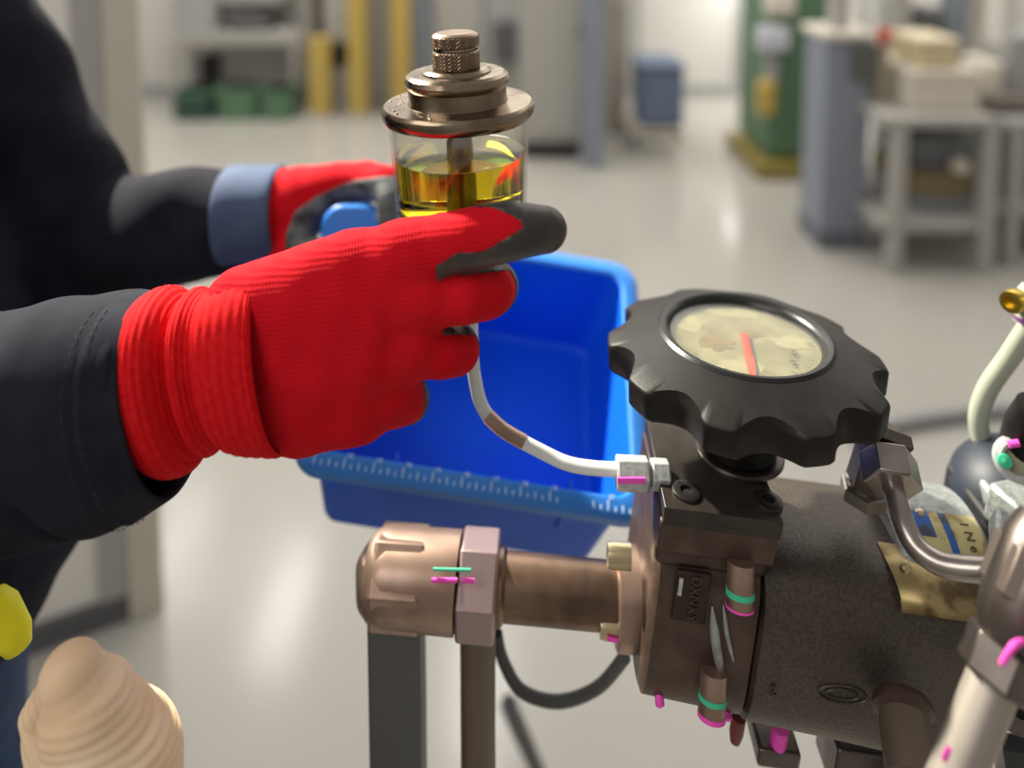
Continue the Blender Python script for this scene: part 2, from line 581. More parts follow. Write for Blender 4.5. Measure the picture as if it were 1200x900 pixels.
# ---- yellow posts and the grey press between them
for k, (a, b, base, lb) in enumerate(((361, 384, 100, 'short wide yellow guard post left of the grey press'),
                                      (405, 426, 112, 'middle yellow guard post right of the grey press'),
                                      (456, 478, 104, 'yellow guard post just left of the oil jar lid'))):
    Y = base_y(base) if base > 111 else 5.7
    Y = min(Y, 5.7)
    t = thing('guard_post', (P((a + b) / 2, base, Y).x, Y, 0), lb, 'post', 'yellow guard posts')
    cc, ss = to_floor((a, b), 45 if k == 0 else -70, Y, .14)
    MB().box(cc, ss).build('column', yellow_m, t, bevel=.01, smooth=0)
    MB().box((cc[0], cc[1], .01), (ss[0] * 1.3, .24, .02)).build('foot_plate', grey_m, t, bevel=.003, smooth=0)
Y = base_y(92)
WY = 5.9
t = thing('press', (P(392, 92, WY).x, WY, 0), 'pale grey press with a black opening between yellow posts', 'machine')
bgbox('frame', (380, 408), (-70, 50), WY, .4, lgrey_m, t)
bgbox('opening', (386, 402), (52, 78), WY - .01, .3, black_m, t)
cc, ss = to_floor((380, 408), 79, WY, .4)
MB().box(cc, ss).build('base', grey_m, t, bevel=.01, smooth=0)
bgbox('frame', (355, 366), (-70, 96), WY, .4, mat('dark_taupe', (.25, .23, .20), .5), t)
for k, (a, b, m, lb) in enumerate(((427, 456, mat('taupe', (.33, .31, .28), .5), 'taupe locker standing between two yellow posts'),
                                   (480, 506, bluegrey_m, 'narrow blue grey locker beside the yellow post'),
                                   (507, 566, lgrey_m, 'wide light grey locker behind the oil jar knob'),
                                   (567, 610, grey_m, 'mid grey locker with a black box on its front'))):
    Yk = 5.95
    cc, ss = to_floor((a, b), -90, Yk, .3)
    t = thing('locker', (cc[0], cc[1], 0), lb, 'locker', 'lockers along the far wall')
    MB().box(cc, ss).build('locker_body', m, t, bevel=.01, smooth=0)
    MB().box((cc[0], Yk - .008, ss[2] / 2 + .05), (ss[0] * .92, .016, ss[2] * .92)).build('locker_door', m, t, bevel=.004, smooth=0)
    MB().box((cc[0] + ss[0] * .36, Yk - .03, 1.0), (.02, .03, .14)).build('handle', dgrey_m, t, smooth=0)
    if k == 3:
        bgbox('black_box', (578, 606), (26, 72), Yk - .14, .12, dgrey_m, t)

# ---- grey cabinet and post in the middle
Y = base_y(186)
cc, ss = to_floor((612, 684), -120, Y, .55)
t = thing('control_cabinet', (cc[0], cc[1], 0), 'tall pale grey control cabinet right of the oil jar', 'cabinet')
MB().box((cc[0], cc[1], cc[2] + .05), (ss[0], ss[1], ss[2] - .1)).build('cabinet_body', mat('warm_grey_paint', (.40, .385, .35), .5), t, bevel=.01, smooth=0)
MB().box((cc[0], cc[1] + .02, .05), (ss[0] * .96, ss[1], .10)).build('plinth', black_m, t, smooth=0)
dr = MB().box((cc[0], Y - .01, cc[2] + .06), (ss[0] * .93, .02, ss[2] - .2)).build('door', mat('warm_grey_door', (.41, .395, .36), .5), t, bevel=.004, smooth=0)
bgbox('lock', (678, 684), (28, 48), Y - .04, .03, dgrey_m, dr)
cc, ss = to_floor((685, 712), -120, Y - .20, .14)
t = thing('steel_post', (cc[0], cc[1], 0), 'slim blue grey steel post beside the grey control cabinet', 'post')
MB().box(cc, ss).build('column', bluegrey_m, t, bevel=.01, smooth=0)
MB().box((cc[0], cc[1], .01), (ss[0] * 1.5, .16, .02)).build('foot_plate', grey_m, t, smooth=0)
cc, ss = to_floor((713, 738), -120, Y + .52, .4)
t = thing('side_locker', (cc[0], cc[1], 0), 'beige narrow locker behind the slim grey post', 'locker')
MB().box(cc, ss).build('locker_body', mat('brown_beige', (.44, .40, .34), .5), t, bevel=.01, smooth=0)
MB().box((cc[0], Y + .51, 1.5), (ss[0] * .8, .02, 1.2)).build('locker_door', mat('beige_door', (.48, .44, .38), .5), t, bevel=.004, smooth=0)

# ---- blue box on a trolley
Y = base_y(182)
a, b = P(738, 182, Y), P(800, 182, Y)
t = thing('trolley', ((a.x + b.x) / 2, Y + .2, 0), 'low cream trolley carrying the slate blue box', 'trolley')
zt = P(600, 150, Y).z
MB().box(((a.x + b.x) / 2, Y + .2, zt - .03), (b.x - a.x, .4, .05)).build('deck', cream_m, t, bevel=.006, smooth=0)
MB().box(((a.x + b.x) / 2, Y + .2, .14), (b.x - a.x, .4, .04)).build('lower_shelf', cream_m, t, bevel=.006, smooth=0)
for x in (a.x + .03, b.x - .03):
    for y in (Y + .03, Y + .37):
        MB().box((x, y, zt / 2 + .02), (.035, .035, zt - .04)).build('leg', dgrey_m if x < b.x - .1 else cream_m, t, smooth=0)
t = thing('parts_cabinet', ((a.x + b.x) / 2, Y + .2, zt), 'slate blue steel box standing on the cream trolley', 'box')
bgbox('box_body', (750, 802), (80, 148), Y + .02, .36, boxblue_m, t)
bgbox('box_lid', (748, 804), (76, 82), Y, .4, boxblue_m, t)
bgbox('box_door', (756, 796), (90, 142), Y + .005, .02, boxblue_m, t, bevel=.003)

# ---- right background
Y = base_y(204)
cc, ss = to_floor((908, 984), -140, Y, .6)
t = thing('green_machine', (cc[0], cc[1], 0), 'tall green machine column standing behind the blue grey pillar', 'machine')
MB().box((cc[0], cc[1], cc[2] + .05), (ss[0], ss[1], ss[2] - .1)).build('column', green_m, t, bevel=.03, smooth=0)
MB().box((cc[0] - .03, cc[1] - .05, .045), (ss[0] + .1, ss[1] + .1, .09)).build('base', mat('olive_base', (.25, .20, .05), .5), t, bevel=.01, smooth=0)
bgbox('switch_box', (952, 972), (112, 142), Y - .06, .06, dgrey_m, t)
bgbox('side_cover', (900, 922), (80, 190), Y + .1, .4, mat('darker_green', (.06, .13, .075), .5), t)
t = thing('hanging_gear', (P(905, 60, Y - .1).x, Y - .1, P(905, 140, Y).z), 'white hood and yellow tank hung on the green machine', 'equipment')
bgbox('hood', (890, 928), (32, 62), Y - .14, .11, mat('bluish_white', (.55, .56, .62), .5), t, bevel=.03)
bgbox('hood_top', (900, 935), (-10, 20), Y - .14, .11, cream_m, t, bevel=.03)
bgbox('bracket', (898, 914), (60, 96), Y - .08, .055, grey_m, t)
bgbox('tank', (890, 912), (96, 138), Y - .14, .11, yellow_m, t, bevel=.03)

Y = base_y(292)
cc, ss = to_floor((969, 1024), 45, Y, .26)
t = thing('machine_pillar', (cc[0], cc[1], 0), 'square blue grey machine pillar with a dark foot right of centre', 'pillar')
MB().box((cc[0], cc[1], cc[2] + .04), (ss[0], ss[1], ss[2] - .08)).build('column', bluegrey_m, t, bevel=.012, smooth=0)
MB().box((cc[0], cc[1], .045), (ss[0] * 1.04, ss[1] * 1.04, .09)).build('foot', mat('dark_slate', (.13, .14, .17), .5), t, bevel=.01, smooth=0)
bgbox('head_plate', (966, 1028), (38, 47), Y - .02, .3, cream_m, t)
bgbox('upper_tube', (978, 1000), (-80, 38), Y + .05, .1, lgrey_m, t)
sb = bgbox('switch_panel', (1002, 1028), (50, 96), Y - .05, .05, mat('panel_dark', (.10, .10, .09), .5), t)
bgbox('red_button', (1032, 1046), (34, 52), Y - .02, .05, red_m, t, bevel=.008)
bgbox('side_duct', (1027, 1044), (52, 132), Y + .02, .12, mat('khaki', (.42, .38, .27), .5), t)

bB, YB, topB = bench('steel_table', (1040, 1172), 138, 322, .75, .045, 'grey steel table with a lower shelf carrying a cream box', (1050, 1156), (268,), m=lgrey_m, leg=.06)
cc, ss = span(1068, 1150, 84, 139, YB + .1, .4)
ss = (ss[0], ss[1], cc[2] + ss[2] / 2 - topB - .002)
cc = (cc[0], cc[1], topB + .002 + ss[2] / 2)
t = thing('cream_carton', (cc[0], cc[1], cc[2] - ss[2] / 2), 'large cream carton standing on the grey steel table', 'box')
MB().box(cc, ss).build('carton_body', cream_m, t, bevel=.008, smooth=0)
MB().box((cc[0], cc[1], cc[2] + ss[2] / 2 - .02), (ss[0] + .012, ss[1] + .012, .045)).build('carton_lid', cream_m, t, bevel=.005, smooth=0)
t = thing('yellow_carton', (cc[0], cc[1], cc[2] + ss[2] / 2), 'small straw yellow carton on top of the cream carton', 'box')
bgbox('carton_body', (1078, 1126), (50, 84), YB + .15, .25, mat('straw_card', (.62, .52, .32), .6), t, zb=cc[2] + ss[2] / 2 + .006)
bgbox('carton_lid', (1076, 1128), (46, 55), YB + .14, .27, mat('straw_card2', (.66, .57, .38), .6), t)
t = thing('motor_unit', (P(1105, 260, YB).x, YB + .3, P(1105, 265, YB).z), 'grey motor unit with brown sides on the table shelf', 'machine')
bgbox('motor_body', (1074, 1142), (160, 204), YB + .2, .35, mat('blue_taupe', (.17, .18, .19), .5), t)
bgbox('brown_block', (1072, 1142), (204, 232), YB + .12, .4, mat('olive_brown', (.20, .16, .085), .6), t)
bgbox('base_block', (1072, 1142), (232, 262), YB + .12, .4, mat('slate_grey', (.22, .23, .25), .5), t, zb=P(600, 268, YB).z + .028)
c = P(1130, 197, YB + .08)
MB().lathe([(0, 0), (.03, .004), (.036, .02), (.036, .05)], frame(c, (0, 1, 0)), 24).build('round_cover', cream_m, t)
tag(bgbox('floor_carton', (1076, 1146), (296, 330), YB + .3, .3, lgrey_m, zb=.002), 'pale carton on the floor under the grey steel table', 'box')

bC, YC, topC = bench('side_table', (1178, 1330), 142, 312, .8, .045, 'grey steel table at the right edge beside the other table', (1186, 1318), (245,), m=lgrey_m, leg=.06)
tag(bgbox('drawer_unit', (1200, 1280), (160, 235), YC + .15, .5, lgrey_m, zb=P(600, 245, YC).z + .028), 'pale grey drawer unit on the shelf of the right edge table', 'cabinet')
tag(bgbox('black_tray', (1200, 1290), (292, 312), YC + .15, .4, black_m, zb=.002), 'black tray on the floor under the right edge table', 'tray')
t = thing('lathe_head', (P(1185, 140, YC).x, YC + .3, topC), 'jumble of grey machine heads on the right edge table', 'machine')
bgbox('casting', (1158, 1180), (72, 126), YC + .2, .25, cream_m, t, bevel=.03)
bgbox('casting', (1180, 1240), (40, 112), YC + .25, .25, grey_m, t, bevel=.03)
bgbox('bed', (1156, 1250), (114, 141), YC + .1, .4, mat('dark_brown_grey', (.16, .14, .12), .5), t, bevel=.02, zb=topC + .002)
bgbox('spindle', (1172, 1200), (-30, 60), YC + .3, .15, wall_m, t, bevel=.03)
t = thing('pillar_drill', (P(1060, 130, YB).x, YB + .8, 0), 'grey drill stand with dark head behind the cream carton', 'machine')
for (a, b, c, dd, m, n) in ((1052, 1072, -60, 200, lgrey_m, 'column'), (1128, 1140, -60, 150, bluegrey_m, 'column'), (1140, 1160, -60, 150, mat('sand', (.45, .41, .35), .5), 'cover')):
    cc, ss = to_floor((a, b), c, YB + .85, .2)
    MB().box(cc, ss).build(n, m, t, bevel=.01, smooth=0)
bgbox('drill_head', (1086, 1110), (10, 40), YB + .8, .2, dgrey_m, t, bevel=.03)
bgbox('table_arm', (1070, 1140), (62, 72), YB + .85, .2, grey_m, t)

# cable on the floor
mb = MB()
mb.tube([floor_at(x, y, .02) for x, y in ((1000, 512), (1050, 497), (1110, 487), (1170, 480), (1240, 478))], .02)
tag(mb.build('floor_cable', mat('grey_cable', (.30, .30, .30), .5), smooth=60), 'thick grey cable lying across the floor behind the pump', 'cable')

# ceiling lights: out of the frame, seen in the floor
for k, (px, py) in enumerate(((335, 705), (205, 640), (700, 500), (1085, 420), (890, 290), (560, 800))):
    q = floor_at(px, py)
    zc = 3.3
    s = 1 + zc / CAM.z
    X, Yl = q.x * s, min(q.y * s, WALLY - .5)
    zz = zc if q.y * s < WALLY - .5 else CAM.z * ((WALLY - .5) / q.y - 1)
    X = q.x * (Yl / q.y)
    t = thing('ceiling_light', (X, Yl, zz), 'white hanging fluorescent tray light reflected in the glossy floor', 'light', 'hanging bay lights')
    MB().box((X, Yl, zz + .05), (.34, 1.0, .08)).build('housing', wall_m, t, bevel=.01, smooth=0)
    MB().box((X, Yl, zz), (.28, .94, .02)).build('diffuser', panel_light, t, smooth=0)

# ================================================================== oil jar
JY = 0.436
AX = Vector((0.035, 0.0, -1.0))            # the jar leans a touch to the left at the top
jtop = P(533, 34, JY)
S = JY / F                                  # metres per pixel at the jar


def jar_at(py):
    """point on the jar axis whose row is py"""
    k = (P(535, py, JY).z - jtop.z) / AX.z
    return jtop + AX * k


def jz(py):                                 # height along the axis above the jar bottom
    return -(P(535, py, JY).z - P(535, 252, JY).z) * -1


jb = jar_at(252)
MJ = frame(jb, -AX)
jar = thing('oil_jar', jb, 'glass oil jar with knurled metal lid half full of yellow oil in the red glove', 'jar')
zl = {p: jz(p) for p in (34, 40, 50, 54, 58, 79, 84, 86, 92, 97, 117, 121, 125, 130, 133, 178, 245, 252)}
# flange
MB().lathe([(0, zl[117] - .001), (58 * S, zl[117] - .0005), (82 * S, zl[117] - .0008), (87.5 * S, zl[117] - .0008), (90.3 * S, zl[121] - .0004), (91.2 * S, zl[125] - .0002), (90.2 * S, zl[130] - .001), (87 * S, zl[133] - .0018), (80 * S, zl[133] - .002), (0, zl[133])], MJ, 96).build('flange', brushed, jar, smooth=30)
st = MB().lathe([(0, zl[84]), (56 * S, zl[84]), (60.5 * S, zl[86] - .0005), (62.5 * S, zl[92]), (61.5 * S, zl[97]), (58.5 * S, zl[97] - .0018), (58.5 * S, zl[117] + .0012), (60 * S, zl[117] - .0006)], MJ, 96).build('cap_step', brushed, jar, smooth=30)
MB().lathe([(0, zl[79] + .0004), (37 * S, zl[79]), (41 * S, zl[84] + .001), (42 * S, zl[84] - .001)], MJ, 64).build('raised_ring', brushed, st, smooth=30)


def knurl(z0, z1, r, name, par, top=False):
    n, m = 144, 26
    vs, fs = [], []
    for i in range(m + 1):
        z = z0 + (z1 - z0) * i / m
        e = min(1, min(i, m - i) / 2.5)
        for k in range(n):
            a = 2 * math.pi * k / n
            u = a * r / .0021
            v = z / .0021
            q = abs(((u + v) % 1) - .5) + abs(((u - v) % 1) - .5)
            rr = r + e * (.0013 * (1 - q) - .0006) - (1 - e) * .0007
            vs.append(MJ @ Vector((rr * math.cos(a), rr * math.sin(a), z)))
    for i in range(m):
        for k in range(n):
            k2 = (k + 1) % n
            fs.append((i * n + k, i * n + k2, (i + 1) * n + k2, (i + 1) * n + k))
    b = MB().add(vs, fs)
    rt = r - .0006
    if top:
        b.lathe([(0, z1 + .0012), (rt - .002, z1 + .0012), (rt, z1 + .0002), (rt, z1 - .001)], MJ, 64)
    return b.build(name, knurl_m, par, smooth=25)


kn = knurl(zl[54], zl[40], 27.5 * S, 'knurled_cap', jar, True)
knurl(zl[79] - .0005, zl[58], 27.5 * S, 'lock_nut', jar)
MB().lathe([(24 * S, zl[58] - .001), (24 * S, zl[54] + .001)], MJ, 48).build('screw_neck', brushed, jar)
# droplets and dirt on the lid
mbd = MB()
for k in range(46):
    a = random.uniform(1.9, 4.6)
    r = random.uniform(64, 84) * S
    q = MJ @ Vector((r * math.cos(a), r * math.sin(a), zl[117] - .0007))
    rr = random.uniform(.0004, .0011)
    mbd.lathe([(0, rr * .5), (rr * .8, rr * .3), (rr, 0)], frame(q, -AX), 8)
o = mbd.build('oil_specks', stain, jar, smooth=60)
o['kind'] = 'stuff'
# glass
R0, R1 = 83.5 * S, 78.5 * S
zb = 0.0
MB().lathe([(0, zb), (R1 - .003, zb), (R1, zb + .003), (R0, zl[133] + .001), (R0 - .0018, zl[133] + .001), (R1 - .0018, zb + .004), (R1 - .004, zb + .0025), (0, zb + .0025)], MJ, 96).build('glass_cup', glass, jar, smooth=40)
zo = zl[178]
Rq = R1 + (R0 - R1) * zo / zl[133]
MB().lathe([(0, .0028), (R1 - .0045, .0028), (R1 - .0021, .0044), (Rq - .0021, zo), (Rq - .006, zo - .0003), (0, zo - .0004)], MJ, 96).build('oil_filling', oil, jar, smooth=40)
# centre tube
tb = MB().lathe([(0, .004), (13 * S, .004), (13 * S, zl[178] - .004), (16 * S, zl[178]), (16 * S, zl[178] + .006), (13.5 * S, zl[178] + .010), (13.5 * S, zl[133])], MJ, 48).build('centre_tube', steel, jar, smooth=40)
q = MJ @ Vector((5 * S, -13.0 * S, jz(150)))
MB().lathe([(0, .0012), (5 * S, .0008), (5 * S, -.001)], frame(q, (.35, -1, 0.05)), 24).build('bore', dark_hole, tb)
# brass bottom fitting
MB().lathe([(0, -.030), (20 * S, -.030), (22 * S, -.028), (22 * S, -.016), (57 * S, -.014), (58 * S, -.012), (58 * S, -.003), (54 * S, -.0004), (0, -.0004)], MJ, 64).build('brass_base', brass, jar, smooth=35)

# ================================================================== blue bin
FL, FR = P(335, 547, .505), P(768, 616, .505)
BRp = P(775, 316, .70)
e1 = (FR - FL).normalized()
e2 = BRp - FR
e2 = e2 - e1 * e2.dot(e1)
LB, WB = e2.length, (FR - FL).length
e2.normalize()
e3 = e1.cross(e2)
MBn = Matrix((e1, e2, e3)).transposed().to_4x4()
MBn.translation = FL
binn = thing('parts_bin', FL, 'bright blue plastic bin with a printed ruler on its rim, tilted behind the red glove', 'bin')


def rrect(x0, x1, y0, y1, r, n=6):
    out = []
    for cx, cy, a0 in ((x1 - r, y1 - r, 0), (x0 + r, y1 - r, 90), (x0 + r, y0 + r, 180), (x1 - r, y0 + r, 270)):
        for k in range(n + 1):
            a = math.radians(a0 + 90 * k / n)
            out.append((cx + r * math.cos(a), cy + r * math.sin(a)))
    return out


def rings(levels):
    b = MB()
    b.loft([[MBn @ Vector((x, y, z)) for x, y in rrect(i, WB - i, j, LB - j, r)] for (i, j, r, z) in levels], cap=False)
    return b


ld, bd = .011, .112
# outer wall, inner wall, floor
lv = [(ld, ld, .016, 0), (ld + .022, ld + .022, .014, -bd)]
sh = rings([(ld + .001, ld + .001, .016, -.001), (ld + .010, ld + .006, .014, -bd), (ld + .014, ld + .010, .012, -bd - .002),
            (ld + .018, ld + .014, .010, -bd + .001), (ld + .0125, ld + .0085, .014, -bd + .004), (ld + .0035, ld + .0035, .0145, -.001)])
n0 = len(rrect(0, 1, 0, 1, .1))
fl = [MBn @ Vector((x, y, -bd + .001)) for x, y in rrect(ld + .014, WB - ld - .014, ld + .010, LB - ld - .010, .011)]
sh.add(fl, [tuple(range(n0))])
fl = [MBn @ Vector((x, y, -bd - .002)) for x, y in rrect(ld + .014, WB - ld - .014, ld + .010, LB - ld - .010, .011)]
sh.add(fl, [tuple(range(n0))[::-1]])
sh.build('bin_shell', bin_blue, binn, smooth=40)
rm = rings([(ld + .004, ld + .004, .0145, -.001), (ld + .002, ld + .002, .016, .0015), (.0035, .0035, .020, .0015), (0, 0, .022, -.001), (0, 0, .022, -.010), (.0025, .0025, .020, -.010), (.003, .003, .02, -.002), (ld + .002, ld + .002, .016, -.0015)])
rim = rm.build('bin_rim', bin_rim, binn, smooth=40)
# ruler print on the front rim
mb = MB()
nt_ = 44
for k in range(nt_):
    if 33 < k < 38:
        continue
    x = .018 + (WB - .036) * k / (nt_ - 1)
    ln = .0068 if k % 4 == 0 else (.0048 if k % 2 == 0 else .0032)
    mb.box((x, .005 + ln / 2 - .001, .0018), (.0006, ln, .0004), MBn)
mb.build('ruler_ticks', ruler_ink, rim, smooth=0)['kind'] = 'stuff'


def text(name, s, M, size, m, parent, depth=.0002, align='CENTER'):
    cu = bpy.data.curves.new(name, 'FONT')
    cu.body = s
    cu.size = size
    cu.extrude = depth
    cu.align_x = align
    cu.align_y = 'CENTER'
    cu.materials.append(m)
    tmp = bpy.data.objects.new(name + '_curve', cu)
    sc.collection.objects.link(tmp)
    me = bpy.data.meshes.new_from_object(tmp.evaluated_get(bpy.context.evaluated_depsgraph_get()))
    bpy.data.objects.remove(tmp)
    o = bpy.data.objects.new(name, me)
    ORIG[o.name] = M.translation.copy()
    o.parent = parent
    Mp = M.copy()
    Mp.translation = M.translation - ORIG[parent.name]
    o.matrix_local = Mp
    sc.collection.objects.link(o)
    return o


for k in range(0, nt_, 4):
    if 33 < k < 38:
        continue
    x = .018 + (WB - .036) * k / (nt_ - 1)
    text('ruler_number', str(11 + k // 4), MBn @ Matrix.Translation((x + .003, .0128, .0018)), .0045, ruler_ink, rim)
# stiffening ribs outside the front wall
for x in (.030, .075, WB - .06):
    MB().box((x, ld + .006, -.030), (.003, .010, .055), MBn).build('rib', bin_blue, binn, bevel=.0006, smooth=0)

# ================================================================== hydraulic pump
roll, yaw = math.radians(6.5), math.radians(2)
A = Vector((math.cos(roll) * math.cos(yaw), -math.sin(yaw), -math.sin(roll)))
V = Vector((math.sin(yaw), math.cos(yaw), 0))
V = (V - A * V.dot(A)).normalized()
W = A.cross(V)
OP = P(780, 593, .40)
ML = Matrix((A, V, W)).transposed().to_4x4()
ML.translation = OP


def L(u, v, w):
    return ML @ Vector((u, v, w))


def loc(px, py, Y):
    return ML.inverted() @ P(px, py, Y)


pump = thing('hydraulic_pump', L(.1, .05, -.12), 'dark cast metal hydraulic pump with round gauge handwheel on top', 'pump')
# --- body: rounded square section lofted along the axis
bw0, bw1 = -.0325, -.136
bv0, bv1 = -.004, .098


def section(u, v0, v1, w0, w1, n=48, e=4.0, jit=0):
    cv, cw, rv, rw = (v0 + v1) / 2, (w0 + w1) / 2, (v1 - v0) / 2, (w0 - w1) / 2
    out = []
    for k in range(n):
        a = 2 * math.pi * k / n
        c, s = math.cos(a), math.sin(a)
        x = abs(c) ** (2 / e) * (1 if c > 0 else -1)
        y = abs(s) ** (2 / e) * (1 if s > 0 else -1)
        out.append(L(u, cv + rv * x, cw + rw * y))
    return out


u_seam = loc(898, 720, .395).x
u_left = loc(757, 740, .41).x
u_right = loc(1150, 720, .385).x + .02
mb = MB()
mb.loft([section(u_seam - .001, bv0 + .004, bv1 - .004, bw0 - .004, bw1 + .003), section(u_seam, bv0 + .001, bv1, bw0 - .001, bw1),
         section(u_seam + .004, bv0, bv1, bw0, bw1), section(u_seam + .05, bv0, bv1, bw0, bw1 - .004), section(u_right - .004, bv0, bv1, bw0, bw1 - .012), section(u_right, bv0 + .004, bv1, bw0 - .004, bw1 - .008)])
body = mb.build('pump_body', casting, pump, smooth=50)
mb = MB()
mb.loft([section(u_left, bv0 + .010, bv1 - .01, bw0 - .004, bw1 + .010, e=5), section(u_left + .002, bv0 + .006, bv1 - .006, bw0 - .001, bw1 + .006, e=5),
         section(u_seam - .003, bv0 + .004, bv1 - .004, bw0, bw1 + .003, e=5), section(u_seam - .0015, bv0 + .006, bv1 - .006, bw0 - .002, bw1 + .005, e=5)])
house = mb.build('end_housing', casting_brown, pump, smooth=50)
# saddle that blends block and body
MB().box((.031, .036, -.031), (.064, .066, .016), ML).build('saddle', casting_brown, pump, bevel=.004)
# --- block, plate and screws
MB().box((.0315, .037, -.0185), (.066, .074, .0185), ML).build('control_block', casting_brown, pump, bevel=.0012)
MB().box((.0325, .0375, -.0092), (.0655, .076, .0035), ML).build('shim_plate', plate_m, pump, bevel=.0004)
pl = MB().box((.0325, .0375, -.0038), (.066, .077, .0076), ML).build('cover_plate', plate_m, pump, bevel=.0006)
for (px, py) in ((804, 577), (900, 588)):
    q = OP + A * 0
    # intersection of the pixel ray with the plate top
    d = (P(px, py, 1.0) - CAM)
    t_ = (OP - CAM).dot(W) / d.dot(W)
    q = CAM + d * t_
    Ms = frame(q, W, A)
    s_ = MB().lathe([(.0036, -.0016), (.0036, .0018), (.0070, .0020), (.0080, .0014), (.0083, .0004), (.0083, -.002)], Ms, 40).build('socket_screw', screw_m, pl, smooth=35)
    MB().hexa(.0040, -.0022, .0004, Ms).build('hex_socket', dark_hole, pl, smooth=0)

# --- gauge handwheel
KU, KV = .0545, .053
kn0 = L(KU, KV, 0)
KW = Vector((.030, .035, 1)).normalized()
MK = frame(kn0, KW, A)
RK, zr = .0835, .0640
wheel = MB()


def scallop(a, R, d):
    f = ((a / (2 * math.pi) * 10 + .14) % 1) - .5      # ten grips
    return R - (d * math.cos(f / .33 * math.pi / 2) ** 0.8 if abs(f) < .33 else 0)


N = 240
prof = [(.045, zr + .003, 0), (.050, zr + .006, 0), (.0525, None, 0), (.0610, None, 0), (.0690, None, 0), (RK - .0016, None, 1), (RK - .0005, zr + .0004, 1), (RK, zr - .0010, 1), (RK - .001, zr - .0140, 1),
        (RK - .003, zr - .0165, 1), (.052, zr - .026, .3), (.026, zr - .032, 0), (.0235, .012, 0), (.0225, .004, 0)]
rr_ = []
for (r, z, k) in prof:
    ring = []
    for i in range(N):
        an = 2 * math.pi * i / N
        q = scallop(an, r, .0100 * k)
        ring.append(MK @ Vector((q * math.cos(an), q * math.sin(an), zr + .0006 + (RK - q) * .36 if z is None else z)))
    rr_.append(ring)
wheel.loft(rr_[::-1], cap=True)
wheel = wheel.build('gauge_handwheel', knob_black, pump, smooth=40)
MB().lathe([(.0525, zr + .0080), (.0528, zr + .0118), (.0510, zr + .0134), (.0488, zr + .0132), (.0455, zr + .0105), (.0445, zr + .0070), (.048, zr + .004)], MK, 96, closed=True).build('bezel', bezel_black, wheel, smooth=40)
zd = zr + .0065
MB().lathe([(0, zd), (.0452, zd), (.0452, zd - .003)], MK, 72).build('dial', dial_m, wheel, smooth=30)
MB().lathe([(0, zd + .0022), (.0448, zd + .0022), (.0448, zd + .0030), (0, zd + .0030)], MK, 72).build('dial_glass', gauge_glass, wheel, smooth=30)


def onk(x, y, z=0):
    return MK @ Matrix.Translation((x, y, zd + .0005 + z))


def blob(name, cx, cy, rx, ry, m, seed, z=.0004):
    pts = []
    for k in range(40):
        a = 2 * math.pi * k / 40
        r = 1 + .55 * noise.noise(Vector((math.cos(a) * 1.7 + seed, math.sin(a) * 1.7, seed * 3.1)))
        x, y = cx + rx * r * math.cos(a), cy + ry * r * math.sin(a)
        l = math.hypot(x, y)
        if l > .043:
            x, y = x * .043 / l, y * .043 / l
        pts.append((x, y))
    MB().poly(pts, 0, .0002, onk(0, 0, z * .2 - .00062)).build(name, m, wheel, smooth=0)


blob('oil_blot', -.018, -.004, .011, .008, stain, 1.3)
blob('oil_blot', .008, .010, .006, .005, stain, 4.2)
blob('pale_patch', .030, .002, .012, .009, pale_patch, 7.7, .0002)
blob('pale_patch', -.030, .020, .011, .010, pale_patch, 9.1, .0002)
blob('pale_patch', .006, .036, .022, .006, pale_patch, 3.4, .0002)
blob('pale_patch', -.010, -.030, .018, .009, pale_patch, 2.4, .0002)
MB().poly([(-.0045, .006), (.0005, .0045), (.0032, -.030), (.0028, -.041), (-.0005, -.041), (-.002, -.028)], 0, .0006, onk(.002, 0, .0011) @ Matrix.Rotation(math.radians(-13), 4, 'Z')).build('pointer', needle_m, wheel, smooth=0)
MB().lathe([(0, .0006), (.003, .0005), (.0032, 0)], onk(.002, .003, .0006), 20).build('pointer_hub', dgrey_m, wheel)
mb = MB()
for k in range(60):
    a = 2 * math.pi * k / 60
    r0 = .0395 if k % 5 else .0375
    Mt = onk(0, 0, .0006) @ Matrix.Rotation(a, 4, 'Z')
    mb.box(((r0 + .042) / 2, 0, 0), (.042 - r0, .0004 if k % 5 else .0007, .0001), Mt)
mb.build('scale_marks', ink, wheel, smooth=0)['kind'] = 'stuff'
for s_, x, y in (('0', .0265, -.013), ('2', .0225, -.024)):
    text('scale_number', s_, onk(x, y, .0008), .0075, ink, wheel)
MB().lathe([(.027, 0), (.027, .0014), (.026, .0024), (.022, .0026), (.022, 0)], MK, 64).build('neck_ring', steel_dark, pump, smooth=35)

# --- recess with raised letters, bolts, silver slivers on the end housing
uq = lambda px, py, Y=.405: loc(px, py, Y)
p0 = uq(808, 690)
fv = bv0 + .0045
MB().box((p0.x, fv + .0005, p0.z), (.019, .003, .030), ML).build('cast_recess', dark_hole if False else mat('recess_brown', (.028, .017, .012), .5, .3), house, bevel=.001)
Mr = ML @ Matrix.Translation((p0.x + .001, fv - .0012, p0.z)) @ Matrix.Rotation(math.radians(90), 4, 'X') @ Matrix.Rotation(math.radians(-90), 4, 'Z')
text('cast_letters', 'DXNXY', Mr, .0078, casting_brown, house, depth=.0006)
p1 = uq(795, 676)
MB().box((p1.x, fv - .001, p1.z), (.0022, .003, .010), ML).build('bright_sliver', zinc, house, bevel=.0004)


def bolt(px, py, Y, axis, name='bolt', r=.0066, h=.014, mark=True, par=None, m=bronze):
    q = P(px, py, Y)
    Mb = frame(q, axis, A)
    o = MB().lathe([(0, h), (r - .0006, h), (r, h - .0008), (r, -.006)], Mb, 32).build(name, m, par or pump, smooth=35)
    return o, Mb


